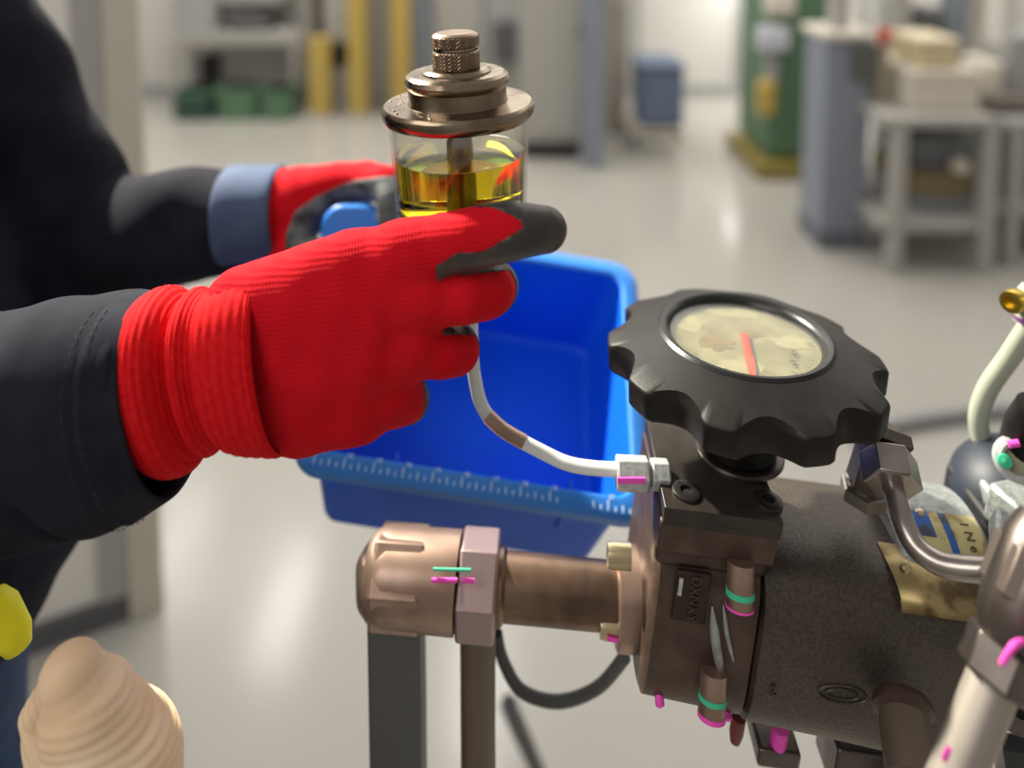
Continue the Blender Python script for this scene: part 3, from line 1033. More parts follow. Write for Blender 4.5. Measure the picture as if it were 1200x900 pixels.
o, Mb = bolt(868, 672, .3955, (-.10, -.30, -1), par=house, r=.0074, h=.0165)
MB().lathe([(.0078, .0078), (.0078, .0106), (.0072, .0108), (.0072, .0076)], Mb, 32, closed=True).build('green_paint', green_ink, o)
MB().lathe([(.0077, .0155), (.0077, .0166), (0, .0168)], Mb, 32).build('pink_paint', pink, o)
o, Mb = bolt(836, 800, .3945, (-.12, -.30, -1), par=house, r=.0074, h=.0165)
MB().lathe([(.0078, .0058), (.0078, .0082), (.0072, .0084), (.0072, .0056)], Mb, 32, closed=True).build('green_paint', green_ink, o)
MB().lathe([(.0077, .0142), (.0077, .0166), (0, .0168)], Mb, 32).build('pink_paint', pink, o)
# slit with bright metal, two blades
for (x, y0, y1, wd, m) in ((838, 724, 810, .0028, alu), (851, 722, 788, .0014, alu)):
    a, b = uq(x, y0, .392), uq(x + 12, y1, .392)
    mb = MB()
    mb.tube([L(a.x, bv0 + .004, a.z), L((a.x + b.x) / 2 - .001, bv0 + .0025, (a.z + b.z) / 2), L(b.x, bv0 + .004, b.z)], [.0004, wd, wd, .0006], 10)
    mb.build('bright_sliver', m, house, smooth=60)
for px, py in ((773, 822), (852, 838)):
    q = P(px, py, .404)
    MB().lathe([(0, .003), (.0026, .002), (.0026, -.004)], frame(q, (0, -1, -.6)), 14).build('pink_spot', pink, house)
# oval cast emblem and small raised code
p2 = uq(985, 808, .395)
Mo = ML @ Matrix.Translation((p2.x, bv0 - .0004, p2.z)) @ Matrix.Rotation(math.radians(90), 4, 'X')
mb = MB()
for k in range(2):
    rr2 = []
    for i in range(40):
        a = 2 * math.pi * i / 40
        c = Vector((.0135 * (1 - .35 * k) * math.cos(a), .0052 * (1 - .4 * k) * math.sin(a), 0))
        n_ = Vector((math.cos(a), math.sin(a), 0))
        rr2.append([Mo @ (c + n_ * .0007 * math.cos(t) + Vector((0, 0, .0007 * math.sin(t)))) for t in (0, 1.57, 3.14, 4.71)])
    mb.loft(rr2 + [rr2[0]], cap=False)
mb.build('cast_emblem', casting, body, smooth=60)
p2 = uq(905, 806, .395)
text('cast_code', '2', ML @ Matrix.Translation((p2.x, bv0 - .0006, p2.z)) @ Matrix.Rotation(math.radians(90), 4, 'X'), .008, casting, body, depth=.0006)

# --- right end bell with the big name plate (cylinder along the axis)
cb = loc(1100, 600, .455)
bc_v, bc_w, br = .057, -.076, .0560
u0, u1 = loc(1052, 560, .44).x, loc(1152, 560, .44).x + .004
MBell = frame(L(u0, bc_v, bc_w), A, V)
bell = MB().lathe([(br - .003, -.001), (br, .002), (br, u1 - u0 - .003), (br - .003, u1 - u0)], MBell, 96).build('end_bell', alu, pump, smooth=40)
MB().lathe([(br - .012, u1 - u0 - .002), (br - .012, u1 - u0 + .012), (br - .03, u1 - u0 + .014)], MBell, 64).build('bell_boss', black_m, pump, smooth=40)


def curved_plate(name, ua, ub, a0, a1, r, m, par, th=.0008, n=20):
    """plate wrapped on the bell; angles from straight up towards the camera"""
    vs, fs = [], []
    for rad in (r, r + th):
        for i in range(n + 1):
            a = math.radians(a0 + (a1 - a0) * i / n)
            for u in (ua, ub):
                vs.append(L(u, bc_v - rad * math.sin(a), bc_w + rad * math.cos(a)))
    k = 2 * (n + 1)
    for i in range(n):
        fs.append((2 * i, 2 * i + 1, 2 * i + 3, 2 * i + 2))
        fs.append((k + 2 * i, k + 2 * i + 2, k + 2 * i + 3, k + 2 * i + 1))
        fs.append((2 * i, 2 * i + 2, k + 2 * i + 2, k + 2 * i))
        fs.append((2 * i + 1, k + 2 * i + 1, k + 2 * i + 3, 2 * i + 3))
    fs += [(0, k, k + 1, 1), (2 * n, 2 * n + 1, k + 2 * n + 1, k + 2 * n)]
    return MB().add(vs, fs).build(name, m, par, smooth=40)


pu0, pu1 = u0 + .006, u1 - .004
Wd = pu1 - pu0
np_ = curved_plate('name_plate', pu0, pu1, 8, 62, br, label_yellow, bell)
curved_plate('blue_stripe', pu0 + .004, pu0 + Wd * .36, 8.5, 24, br + .0007, label_blue, np_, .0003)
curved_plate('blue_stripe', pu0 + .004, pu0 + Wd * .36, 34, 61, br + .0007, label_blue, np_, .0003)
curved_plate('blue_stripe', pu0 + Wd * .50, pu0 + Wd * .60, 8.5, 61, br + .0007, label_blue, np_, .0003)
a_ = math.radians(26)
for i, ch in enumerate('INerGC'):
    a_ = math.radians(14 + i * 7)
    rad = br + .0010
    zc_ = V * -math.sin(a_) + W * math.cos(a_)
    text('plate_letter', ch, frame(L(pu1 - .009, bc_v, bc_w) + zc_ * rad, zc_, -(V * math.cos(a_) * -1 * -1) - W * math.sin(a_) ), .0075, ink, np_)
for (du, ad) in ((.045, 56), (.012, 10)):
    a_ = math.radians(ad)
    zc_ = V * -math.sin(a_) + W * math.cos(a_)
    MB().lathe([(0, .0016), (.0016, .0013), (.0026, .0002), (.0026, -.001)], frame(L(pu0 + du, bc_v, bc_w) + zc_ * (br + .001), zc_), 20).build('rivet', rivet_m, np_)
# lower brown plate on the body front
pa, pb = loc(1068, 668, .392), loc(1152, 690, .388)
lp = MB().add([L(pa.x + du, vv, ww) for du in (0, pb.x - pa.x + .012) for (vv, ww) in ((.034, bw0 + .0002), (.018, bw0 - .0002), (.008, bw0 - .0014), (.002, bw0 - .0045), (-.0015, bw0 - .0105))],
             [(i, i + 1, i + 6, i + 5) for i in range(4)]).build('type_plate', label_gold, body, smooth=60)
so = lp.modifiers.new('solid', 'SOLIDIFY'); so.thickness = .0010; so.offset = 0
q = P(1062, 664, .399)
MB().lathe([(0, .0016), (.0016, .0013), (.0026, .0002), (.0026, -.004)], frame(q, (0, -.5, .85)), 20).build('rivet', rivet_m, lp)

# --- elbow fitting on the top
e0 = P(1012, 578, .44)
Me = frame(e0 - W * .004, W, A)
elb = thing('elbow_fitting', e0, 'steel elbow pipe fitting screwed upright into the pump top', 'fitting')
MB().hexa(.0140, 0, .0085, Me, .0012, rot=.3).build('base_nut', steel, elb, smooth=25)
MB().lathe([(.0108, .008), (.0116, .010), (.0116, .0125), (.0100, .014)], Me, 32).build('collar', steel, elb)
top = P(1034, 512, .432)
up = (top - e0).normalized()
Mu = frame(e0, up, A)
hl = (top - e0).length
MB().hexa(.0125, .008, hl + .004, Mu, .001, n=6, rot=.5).build('elbow_body', steel_dark, elb, smooth=25, bevel=.0006)
nd = (P(1046, 562, .405) - P(1037, 516, .425)).normalized()
n0p = P(1037, 522, .423)
Mn = frame(n0p, nd, A)
MB().hexa(.0155, -.004, .004, Mn, .0008, n=4, rot=.6).build('elbow_block', steel_dark, elb, smooth=25, bevel=.0008)
MB().hexa(.0158, .006, .0235, Mn, .0018, rot=.2).build('union_nut', steel, elb, smooth=25, bevel=.0005)
# steel pipe from the elbow to the right
pe = n0p + nd * .021
sp = MB().tube([n0p + nd * .012, pe + nd * .004, P(1060, 615, .385), P(1076, 643, .375), P(1103, 661, .366), P(1140, 667, .358), P(1185, 668, .350)], .0058, 20, 10)
tag(sp.build('steel_pipe', steel, smooth=60), 'thin bent steel pipe running from the elbow fitting across the name plate', 'pipe')

# --- near right union and sloping tube
near = thing('near_union', P(1170, 720, .32), 'large blurred steel pipe union with pink mark at the right edge', 'fitting')
ax = (P(1206, 665, .322) - P(1116, 890, .300)).normalized()
qn = P(1168, 788, .311)
Mq = frame(qn, ax, A)
MB().hexa(.0160, -.004, .0125, Mq, .0012, rot=.25).build('union_nut', steel_dark, near, bevel=.0008, smooth=25)
MB().lathe([(.0120, .012), (.0150, .018), (.0170, .028), (.0170, .056), (.014, .066)], Mq, 48).build('union_body', steel_dark, near, smooth=40)
MB().hexa(.0190, .030, .052, Mq, .001, rot=.5).build('body_flats', mat('brown_steel', (.17, .135, .115), .4, .8), near, bevel=.0006, smooth=25)
tubo = MB().tube([qn + ax * .004, qn - ax * .05, qn - ax * .10], .0102, 28, 4).build('sloping_tube', mat('matt_grey_tube', (.36, .32, .28), .5, .6), near, smooth=60)
a_, b_ = P(1194, 752, .292), P(1176, 778, .292)
MB().tube([P(1200, 752, .294), P(1188, 757, .291), P(1174, 778, .291)], [.0012, .0016, .0012], 10).build('pink_mark', pink, near, smooth=60)
MB().tube([P(1112, 877, .288), P(1106, 890, .288)], [.0012, .0012], 10).build('pink_mark', pink, near, smooth=60)

# --- lower adaptor on the pump front
low = thing('pipe_adaptor', P(1062, 850, .375), 'brown steel pipe adaptor pointing down from the pump front', 'fitting')
da = (P(1068, 900, .356) - P(1058, 830, .378)).normalized()
Ml = frame(P(1058, 828, .380), da, A)
MB().lathe([(.0135, -.004), (.0155, -.001), (.0155, .002), (.0125, .004), (.0125, .006)], Ml, 40).build('seal_ring', casting_brown, low, smooth=40)
MB().lathe([(.0118, -.002), (.0132, .010), (.0132, .030), (.0105, .032), (.0105, .060)], Ml, 40).build('adaptor_body', mat('dusty_brown', (.15, .115, .085), .5, .5), low, smooth=40)
MB().hexa(.0150, .034, .052, Ml @ Matrix.Translation((.006, -.002, 0)), .001, rot=.3).build('adaptor_nut', mat('dusty_steel', (.22, .18, .14), .45, .6), low, smooth=25, bevel=.0006)

# --- black bracket at the lower right with ring screw
br_ = thing('mount_bracket', P(1165, 860, .40), 'black mounting bracket with a socket screw at the lower right corner', 'bracket')
MB().box((0, 0, 0), (.16, .010, .12), frame(P(1230, 985, .40), W, A)).build('bracket_plate', mat('satin_black', (.012, .013, .015), .4), br_, bevel=.002)
Mw = frame(P(1192, 832, .372), (-.05, -.75, .66), A)
MB().lathe([(.0035, .001), (.0035, .0034), (.0085, .0034), (.0105, .0015), (.0105, -.004), (.0035, -.004)], Mw, 40, closed=True).build('ring_screw', steel_dark, br_, smooth=35)
MB().hexa(.0042, -.003, .0008, Mw).build('hex_socket', dark_hole, br_, smooth=0)
MB().tube([P(1163, 872, .368), P(1166, 892, .362), P(1168, 915, .357)], .0046, 20).build('pin', steel, br_, smooth=60)
MB().tube([P(1136, 884, .37), P(1142, 910, .365)], .0032, 14).build('white_pin', white_paint, br_, smooth=60)
# underside lugs of the pump
for (px, py, wd, hh) in ((905, 862, .026, .012), (1010, 880, .045, .03)):
    q = loc(px, py, .44)
    MB().box((q.x, q.y, q.z), (wd, .03, hh), ML).build('bottom_lug', steel_dark, pump, bevel=.002)
q = loc(912, 870, .43)
MB().lathe([(0, -.006), (.004, -.006), (.005, 0), (.005, .01)], frame(L(q.x, q.y, q.z), W, A), 20).build('drain_plug', pink, pump)
q = loc(863, 858, .42)
MB().lathe([(0, -.006), (.003, -.006), (.0042, 0), (.0042, .01)], frame(L(q.x, q.y, q.z), W, A), 20).build('drain_plug', mat('dark_red', (.16, .03, .03), .5), pump)

# --- grey castings, rubber cover, hose and brass nipple at the right edge
rg = thing('valve_block', P(1185, 590, .45), 'rough pale grey valve casting at the right edge behind the pump', 'casting')
mb = MB()
MB().box((0, 0, 0), (.024, .026, .024), frame(P(1192, 600, .445), W, A + V * .4)).build('casting_block', alu, rg, bevel=.003)
MB().box((0, 0, 0), (.026, .024, .016), frame(P(1192, 636, .41), W + V * -.3, A - V * .5)).build('casting_step', alu, rg, bevel=.003)
MB().box((0, 0, 0), (.010, .014, .014), frame(P(1160, 580, .47), W, A)).build('casting_ear', alu, rg, bevel=.003)
MB().box((0, 0, 0), (.07, .05, .05), frame(P(1186, 620, .478), W, A)).build('dark_core', black_m, rg, bevel=.003)
rc = thing('rubber_cover', P(1180, 550, .47), 'blue black rubber cover with a pale ring port at the right edge', 'cover')
MB().lathe([(0, .014), (.014, .012), (.026, .006), (.036, -.004), (.040, -.012)], frame(P(1192, 560, .478), (-.2, -.25, .9), A), 40).build('cover_shell', dark_rubber, rc, smooth=60)
Mw = frame(P(1190, 538, .452), (-.25, -.85, .45), A)
MB().lathe([(.0080, .0), (.0080, .006), (.0100, .0072), (.0125, .006), (.0130, 0)], Mw, 40, closed=True).build('port_ring', zinc, rc, smooth=50)
MB().lathe([(0, .0015), (.0082, .001)], Mw, 30).build('port_face', mat('port_khaki', (.35, .32, .22), .5), rc)
MB().lathe([(0, .003), (.004, .002), (.0045, -.004)], frame(P(1177, 540, .448), (-.3, -.85, .4)), 16).build('green_mark', green_ink, rc)
MB().tube([P(1182, 521, .448), P(1194, 519, .447)], [.0022, .0022], 10).build('pink_mark', pink, rc)
MB().lathe([(0, .02), (.010, .018), (.013, 0), (.012, -.02)], frame(P(1204, 500, .455), (0, -.3, 1)), 24).build('dark_knob', knob_black, rc, smooth=60)
mb = MB().tube([P(1166, 552, .50), P(1152, 520, .505), P(1147, 488, .505), P(1158, 455, .50), P(1182, 420, .49), P(1215, 372, .475), P(1250, 340, .46)], .0064, 20, 10)
tag(mb.build('flexible_hose', hose_grey, smooth=60), 'pale grey green flexible hose arching up at the right edge', 'hose')
bn_ = thing('brass_nipple', P(1195, 352, .45), 'small brass nipple with purple band at the right edge above the hose', 'fitting')
Mw = frame(P(1191, 352, .472), (-.8, -.5, .1), (0, 0, 1))
MB().lathe([(.0040, .004), (.0040, .008), (.0066, .008), (.0072, .006), (.0072, -.002), (.006, -.004), (.006, -.02)], Mw, 28).build('nipple_tube', brass, bn_, smooth=40)
MB().lathe([(.0085, 0), (.0085, .012)], frame(P(1203, 378, .476), (.3, 0, 1)), 24).build('purple_band', mat('purple', (.12, .03, .14), .5), bn_)
MB().lathe([(.0078, 0), (.0078, .02), (.006, .024)], frame(P(1203, 377, .476), (.1, 0, 1)), 24).build('collar', hose_grey, bn_)

# --- left inlet pipework
il = thing('inlet_pipe', P(640, 690, .45), 'bronze coloured inlet pipe with hex nut entering the pump from the left', 'pipe')
pa, pb = P(432, 676, .462), P(752, 692, .452)
pa, pb = P(430, 672, .46), P(757, 702, .45)
dA = (pb - pa).normalized()
lenA = (pb - pa).length
MI = frame(pa, dA, (0, 0, 1))
k_ = lenA / (757 - 430)
X = lambda px: (px - 430) * k_
MB().lathe([(.020, X(431)), (.0245, X(438)), (.027, X(455)), (.0275, X(538))], MI, 40).build('coupling', bronze, il, smooth=40)
MB().hexa(.0290, X(440), X(500), MI, .003, rot=.2).build('coupling_flats', bronze, il, smooth=25, bevel=.001)
MB().hexa(.0300, X(540), X(585), MI, .0022, rot=.26).build('hex_nut', mauve_steel, il, smooth=25, bevel=.0008)
MB().lathe([(.0215, X(584)), (.0215, X(590)), (.0185, X(594)), (.0185, X(735))], MI, 40).build('pipe', bronze_dark, il, smooth=40)
flg = MB().lathe([(.026, X(722)), (.0275, X(724)), (.0275, X(757))], MI, 48).build('flange', bronze, il, smooth=40)
for (px, py) in ((717, 650), (708, 733)):
    MB().lathe([(0, -.001), (.0066, 0), (.0072, .003), (.0072, .014)], frame(P(px - 5, py, .437), dA, (0, 0, 1)), 24).build('bolt', rivet_m, flg)
MB().tube([P(506, 680, .4315), P(536, 680, .4315)], .0014, 8).build('pink_mark', pink, il, smooth=60)
MB().tube([P(541, 680, .4285), P(556, 681, .4285)], .0014, 8).build('pink_mark', pink, il, smooth=60)
MB().tube([P(508, 667, .434), P(552, 668, .430)], .0010, 8).build('green_mark', green_ink, il, smooth=60)
MB().tube([P(712, 748, .428), P(724, 751, .428)], .0014, 8).build('pink_mark', pink, il, smooth=60)
# posts below
c = P(466, 760, .47)
po = thing('support_post', (c.x, c.y, 0), 'dark grey square support post under the bronze coupling', 'post')
MB().box((c.x, c.y, 1.17 / 2), (.034, .034, 1.17), None).build('post_tube', post_dark, po, bevel=.002, smooth=0)
MB().box((c.x, c.y, .006), (.06, .06, .012)).build('foot_plate', post_dark, po, bevel=.002, smooth=0)
MB().lathe([(.0265, 0), (.0265, .02), (.022, .028)], frame((c.x, c.y, 1.148), (0, 0, 1)), 32).build('post_cap', bronze, po, smooth=40)
c = P(560, 800, .46)
pq = thing('riser_pipe', (c.x, c.y, 0), 'brown vertical riser pipe under the mauve hex nut', 'pipe')
MB().lathe([(.0115, .012), (.0115, 1.17)], frame((c.x, c.y, 0), (0, 0, 1)), 28).build('pipe', mat('brown_pipe', (.14, .105, .075), .5, .4), pq)
MB().lathe([(.017, 0), (.017, .012), (.0115, .014)], frame((c.x, c.y, 0), (0, 0, 1)), 28).build('foot', mat('brown_pipe', (.14, .105, .075)), pq)
mb = MB().tube([P(582, 742, .50), P(590, 775, .50), P(612, 810, .50), P(655, 822, .50), P(700, 806, .49), P(732, 770, .47)], .0042, 14, 10)
tag(mb.build('drain_hose', mat('dark_hose', (.09, .09, .085), .6), smooth=60), 'thin dark hose hanging in a loop below the inlet pipe', 'hose')
a_ = floor_at(690, 1010)
mb = MB().tube([P(596, 826, 1.0), floor_at(655, 960)], .012, 14)
tag(mb.build('floor_strut', post_dark, smooth=60), 'slim dark strut slanting down to the floor below the inlet pipe', 'strut')

# --- thin tube into the pump block
tubw = thing('thin_tube', P(660, 540, .43), 'thin white tube with zinc nut joining the pump block over the bin', 'pipe')
MB().tube([P(552, 330, .455), P(553, 400, .45), P(556, 440, .447), P(566, 478, .444), P(590, 504, .440), P(640, 532, .435), P(668, 544, .431), P(700, 549, .428), P(745, 551, .424)], .0040, 16, 10).build('tube', white_paint, tubw, smooth=60)
MB().tube([P(571, 487, .4425), P(590, 504, .440), P(614, 518, .4375)], .0043, 16).build('bare_section', bronze, tubw, smooth=60)
na = (P(790, 556, .424) - P(720, 553, .424)).normalized()
Mn = frame(P(722, 554, .424), na, (0, 0, 1))
kk = .424 / F
MB().hexa(.0096, 0, 40 * kk, Mn, .0012, rot=.25).build('union_nut', zinc, tubw, smooth=25, bevel=.0005)
MB().lathe([(.0050, 39 * kk), (.0050, 44 * kk)], Mn, 24).build('thread', steel, tubw)
MB().hexa(.0086, 43 * kk, 66 * kk, Mn, .0012, rot=.25).build('adaptor_hex', zinc, tubw, smooth=25, bevel=.0005)
MB().box((0, 0, 0), (.016, .0012, .0034), frame(P(740, 563, .4152), (0, 0, 1), na)).build('pink_mark', pink, tubw)

# cream plate behind the pump corner
MB().box((0, 0, 0), (.012, .004, .045), frame(P(766, 628, .475), (0, 0, 1))).build('cream_bracket', cream_m, pump, bevel=.001)

# ================================================================== the worker
HY = .372
s0 = HY / F


def cap(px, py, Y, r):
    return (*P(px, py, Y), r * Y / F)


def seg(p, pts):
    return chain(p, [q[:3] for q in pts], [q[3] for q in pts])


# ---- right hand in the red glove
metas = [
    [cap(285, 352, .388, 40), cap(340, 338, .385, 44), cap(410, 309, .381, 40), cap(488, 294, .378, 34)],
    [cap(285, 390, .386, 48), cap(360, 372, .381, 52), cap(440, 352, .376, 47), cap(498, 342, .376, 34)],
    [cap(285, 440, .386, 48), cap(360, 430, .381, 54), cap(430, 412, .377, 50), cap(492, 402, .380, 32)],
    [cap(285, 484, .388, 42), cap(350, 486, .385, 46), cap(420, 470, .384, 48), cap(462, 456, .388, 36)],
]
idx = [cap(470, 296, .379, 36), cap(552, 279, .3715, 36), cap(600, 270, .3715, 34), cap(637, 269, .376, 27)]
mid = [cap(480, 346, .378, 38), cap(545, 344, .374, 35.5), cap(569, 340, .380, 34), cap(577, 336, .402, 31), cap(560, 330, .424, 27), cap(536, 326, .436, 24)]
rng = [cap(470, 404, .382, 34), cap(518, 413, .380, 30), cap(534, 411, .388, 29), cap(534, 404, .412, 26), cap(516, 392, .432, 24), cap(500, 384, .440, 22)]
pnk = [cap(440, 458, .390, 34), cap(468, 470, .390, 28), cap(477, 468, .398, 27), cap(474, 455, .420, 24), cap(455, 440, .434, 22)]
thm = [cap(320, 350, .40, 34), cap(385, 330, .420, 36), cap(440, 312, .444, 31), cap(480, 306, .452, 27), cap(500, 308, .452, 24)]
palm = [cap(330, 420, .402, 60), cap(420, 390, .402, 56)]


def hand(p):
    d = None
    for c in metas:
        e = seg(p, c)
        d = e if d is None else smin(d, e, .018)
    d = smin(d, seg(p, palm), .02)
    for (kx, ky, kY, kr) in ((478, 298, .3735, 25), (496, 345, .3715, 27), (484, 402, .3735, 26), (454, 456, .381, 26)):
        d = smin(d, seg(p, [cap(kx - 10, ky, kY, kr), cap(kx, ky, kY, kr)]), .010)
    d = smin(d, seg(p, thm), .012)
    d = d + .0005 * np.sin(p[:, 0] * 210 + p[:, 2] * 90) * np.sin(p[:, 2] * 160 - p[:, 0] * 70)
    fi, fm, fr, fp = seg(p, idx), seg(p, mid), seg(p, rng), seg(p, pnk)
    x = smin(fi, fm, .0018)
    x = smin(x, fr, .0018)
    x = smin(x, fp, .0035)
    return smin(d, x, .006)


def coat(p):
    """rubber dip: palm side and finger ends, positive where coated"""
    px, py = project(p.astype(np.float64))
    fi, fm, fr, fp = seg(p, idx), seg(p, mid), seg(p, rng), seg(p, pnk)
    isx = fi < np.minimum(np.minimum(fm, fr), fp) - .0005
    # red patch on the back of the index finger
    low = 309 - np.maximum(px - 515, -60) * .30 - np.maximum(px - 570, 0) * .30
    ell = (np.sqrt((np.maximum(px - 545, 0) / 68) ** 2 + ((py - 269) / 27) ** 2) - 1) * 24
    ell = np.where(px > 535, ell, ell - (535 - px) * .6)
    m_idx = np.maximum(py - low, ell) * s0
    m_idx = np.maximum(m_idx, p[:, 1] - .382)
    m_idx = np.minimum(m_idx, (px - 511) * s0)
    base = np.float32(.391) + np.maximum(0, 480 - px) * .00006
    m_oth = p[:, 1] - base
    m_oth = np.maximum(m_oth, np.where(fm < .004, np.minimum((323 - np.abs(px - 540) * .10 - py) * s0, (px - 512) * s0), -.01))
    m_oth = np.maximum(m_oth, np.where((fr < .004) & (py < 410), np.minimum((393 - py) * s0, (px - 516) * s0), -.01))
    return np.where(isx & (px > 495), m_idx, m_oth)


def coat_fn(p):
    return np.maximum(hand(p) - .0006, -coat(p)).astype(np.float32)


person = empty('person', (-.56, .54, 0))
tag(person, 'worker in a navy jacket and red work gloves holding an oil jar and a bin', 'person')
lo, hi = P(270, 560, .40), P(700, 200, .40)
lo = (min(P(270, 560, .47).x, lo.x) - .01, .340, P(300, 545, .42).z)
hi = (P(680, 300, .39).x, .475, P(600, 225, .37).z)
Vh, Fh = surface_net(hand, lo, hi, .0016)
gl = mesh_obj('glove', Vh, Fh, red_knit, person, smooth=180, label='red knitted work glove holding the oil jar')
Vc, Fc = surface_net(coat_fn, lo, hi, .0013, newton=1)
mesh_obj('grip_coating', Vc, Fc, coat_black, gl, smooth=60, label='black rubber dip on the glove')


def catmull(tab, n):
    tab = np.array(tab, float)
    t = np.linspace(0, len(tab) - 1, n)
    i = np.clip(t.astype(int), 0, len(tab) - 2)
    f = (t - i)[:, None]
    g = lambda k: tab[np.clip(k, 0, len(tab) - 1)]
    a, b, c, d = g(i - 1), g(i), g(i + 1), g(i + 2)
    return .5 * (2 * b + (c - a) * f + (2 * a - 5 * b + 4 * c - d) * f ** 2 + (3 * b - a - 3 * c + d) * f ** 3)


def sleeve_loft(name, tab, n, m, parent, nseg=72, e=2.2, disp=None, thick=0, cap_=False, smooth=60, label=None):
    """tab rows: px, py, half height px, tilt degrees, Y, half depth m"""
    st_ = catmull(tab, n)
    rings_ = []
    for i, (px, py, hh, tl, Y, hd) in enumerate(st_):
        c = P(px, py, Y)
        k = Y / F
        t = math.radians(tl)
        dn = Vector((math.sin(t), 0, -math.cos(t)))
        out_ = Vector((math.cos(t), 0, math.sin(t)))
        ring = []
        for j in range(nseg):
            a = 2 * math.pi * j / nseg
            ca, sa = math.cos(a), math.sin(a)
            x = abs(ca) ** (2 / e) * (1 if ca > 0 else -1)
            y = abs(sa) ** (2 / e) * (1 if sa > 0 else -1)
            dd = disp(i / (n - 1), a) if disp else 0
            ring.append(c + dn * (hh * k + dd) * x + Vector((0, -1, 0)) * (hd + dd) * y)
        rings_.append(ring)
    return MB().loft(rings_, cap_).build(name, m, parent, smooth=smooth, label=label)


# ---- knitted cuff with folded roll
def cuff_disp(t, a):
    return .00028 * math.sin(t * 2 * math.pi * 26) + .00010 * math.sin(a * 60)


sleeve_loft('knit_cuff', [
    (172, 450, 96, 13, .384, .034), (180, 448, 102, 13, .384, .0365), (190, 446, 107, 13, .384, .0385), (202, 443, 109, 13, .384, .0390), (215, 440, 106, 13, .385, .0375),
    (223, 438, 95, 12, .385, .0315), (228, 436, 88, 12, .385, .0285), (235, 434, 96, 12, .385, .0325), (242, 432, 97, 11, .385, .0335), (250, 430, 92, 11, .385, .0305), (256, 428, 90, 10, .385, .030),
    (264, 427, 97, 10, .385, .033), (280, 425, 104, 9, .385, .0345), (298, 422, 109, 8, .385, .0350), (316, 420, 113, 8, .385, .0345), (322, 419, 113, 8, .385, .034), (325, 419, 109, 8, .385, .033)],
    260, red_cuff, gl, 144, disp=cuff_disp, smooth=180, label='ribbed red cuff rolled at the end')

# ---- left hand: grips the far rim of the bin
LYy = .635
lm = [[cap(318, 246, LYy, 44), cap(350, 236, LYy, 40), cap(395, 216, LYy, 25), cap(432, 211, LYy - .004, 20)],
      [cap(318, 258, LYy + .01, 44), cap(365, 236, LYy + .02, 34), cap(430, 214, LYy + .022, 22)]]
lf = [[cap(428, 211, LYy - .004, 20), cap(448, 213, LYy - .022, 18), cap(458, 232, LYy - .034, 16), cap(456, 254, LYy - .034, 14)],
      [cap(430, 212, LYy + .012, 20), cap(456, 212, LYy + .004, 18), cap(468, 230, LYy - .010, 16), cap(467, 252, LYy - .012, 14)],
      [cap(430, 214, LYy + .028, 19), cap(462, 216, LYy + .024, 17), cap(474, 234, LYy + .012, 15), cap(474, 254, LYy + .008, 13)],
      [cap(425, 218, LYy + .042, 17), cap(458, 224, LYy + .042, 15), cap(472, 240, LYy + .032, 13)]]
lt = [cap(332, 280, LYy - .012, 24), cap(352, 298, LYy - .03, 22), cap(385, 306, LYy - .045, 20), cap(412, 306, LYy - .05, 16)]


def hand_l(p):
    d = smin(seg(p, lm[0]), seg(p, lm[1]), .02)
    d = smin(d, seg(p, lt), .014)
    x = None
    for c in lf:
        e = seg(p, c)
        x = e if x is None else smin(x, e, .002)
    return smin(d, x, .006)


def coat_l(p):
    px, py = project(p.astype(np.float64))
    edge = np.interp(px, [300, 332, 345, 370, 395, 420, 445, 480], [330, 282, 248, 230, 218, 210, 207, 206])
    m_ = (py - edge) * (LYy / F) * .8
    return np.where(px < 334, -.01, np.minimum(m_, (px - 334) * .0008))


def coat_l_fn(p):
    return np.maximum(hand_l(p) - .0008, -coat_l(p)).astype(np.float32)


Mg = frame(P(415, 272, .603), (0, -1, .25), (1, 0, 0))
MB().poly(rrect(-.026, .026, -.02, .022, .017), -.006, .006, Mg).build('grip_tab', bin_rim, binn, bevel=.003)
lo2, hi2 = (P(285, 240, .66).x, .55, P(330, 330, .60).z), (P(500, 240, .66).x, .70, P(400, 170, .62).z)
Vh, Fh = surface_net(hand_l, lo2, hi2, .0025)
gl2 = mesh_obj('glove', Vh, Fh, red_knit, person, smooth=180, label='red work glove gripping the bin rim')
Vc, Fc = surface_net(coat_l_fn, lo2, hi2, .0022, newton=1)
mesh_obj('grip_coating', Vc, Fc, coat_grey, gl2, smooth=60, label='grey black crinkled rubber palm')
sleeve_loft('knit_cuff', [(316, 248, 40, 4, LYy, .026), (320, 247, 47, 4, LYy, .030), (327, 246, 49, 4, LYy, .031), (334, 245, 47, 4, LYy, .030), (340, 243, 43, 4, LYy, .028)],
            40, red_cuff, gl2, 60, smooth=180)

# ---- jacket: one continuous surface, torso and both arms
elL, shL = P(100, 285, .655), P(-95, -90, .70)
elR, shR = Vector((-.43, .372, 1.30)), Vector((-.56, .36, 1.50))
cuL = P(330, 246, LYy)
tor = [(-.60, .54, 1.50, .085), (-.565, .54, 1.34, .150), (-.470, .53, 1.175, .150), (-.545, .53, 1.06, .150)]


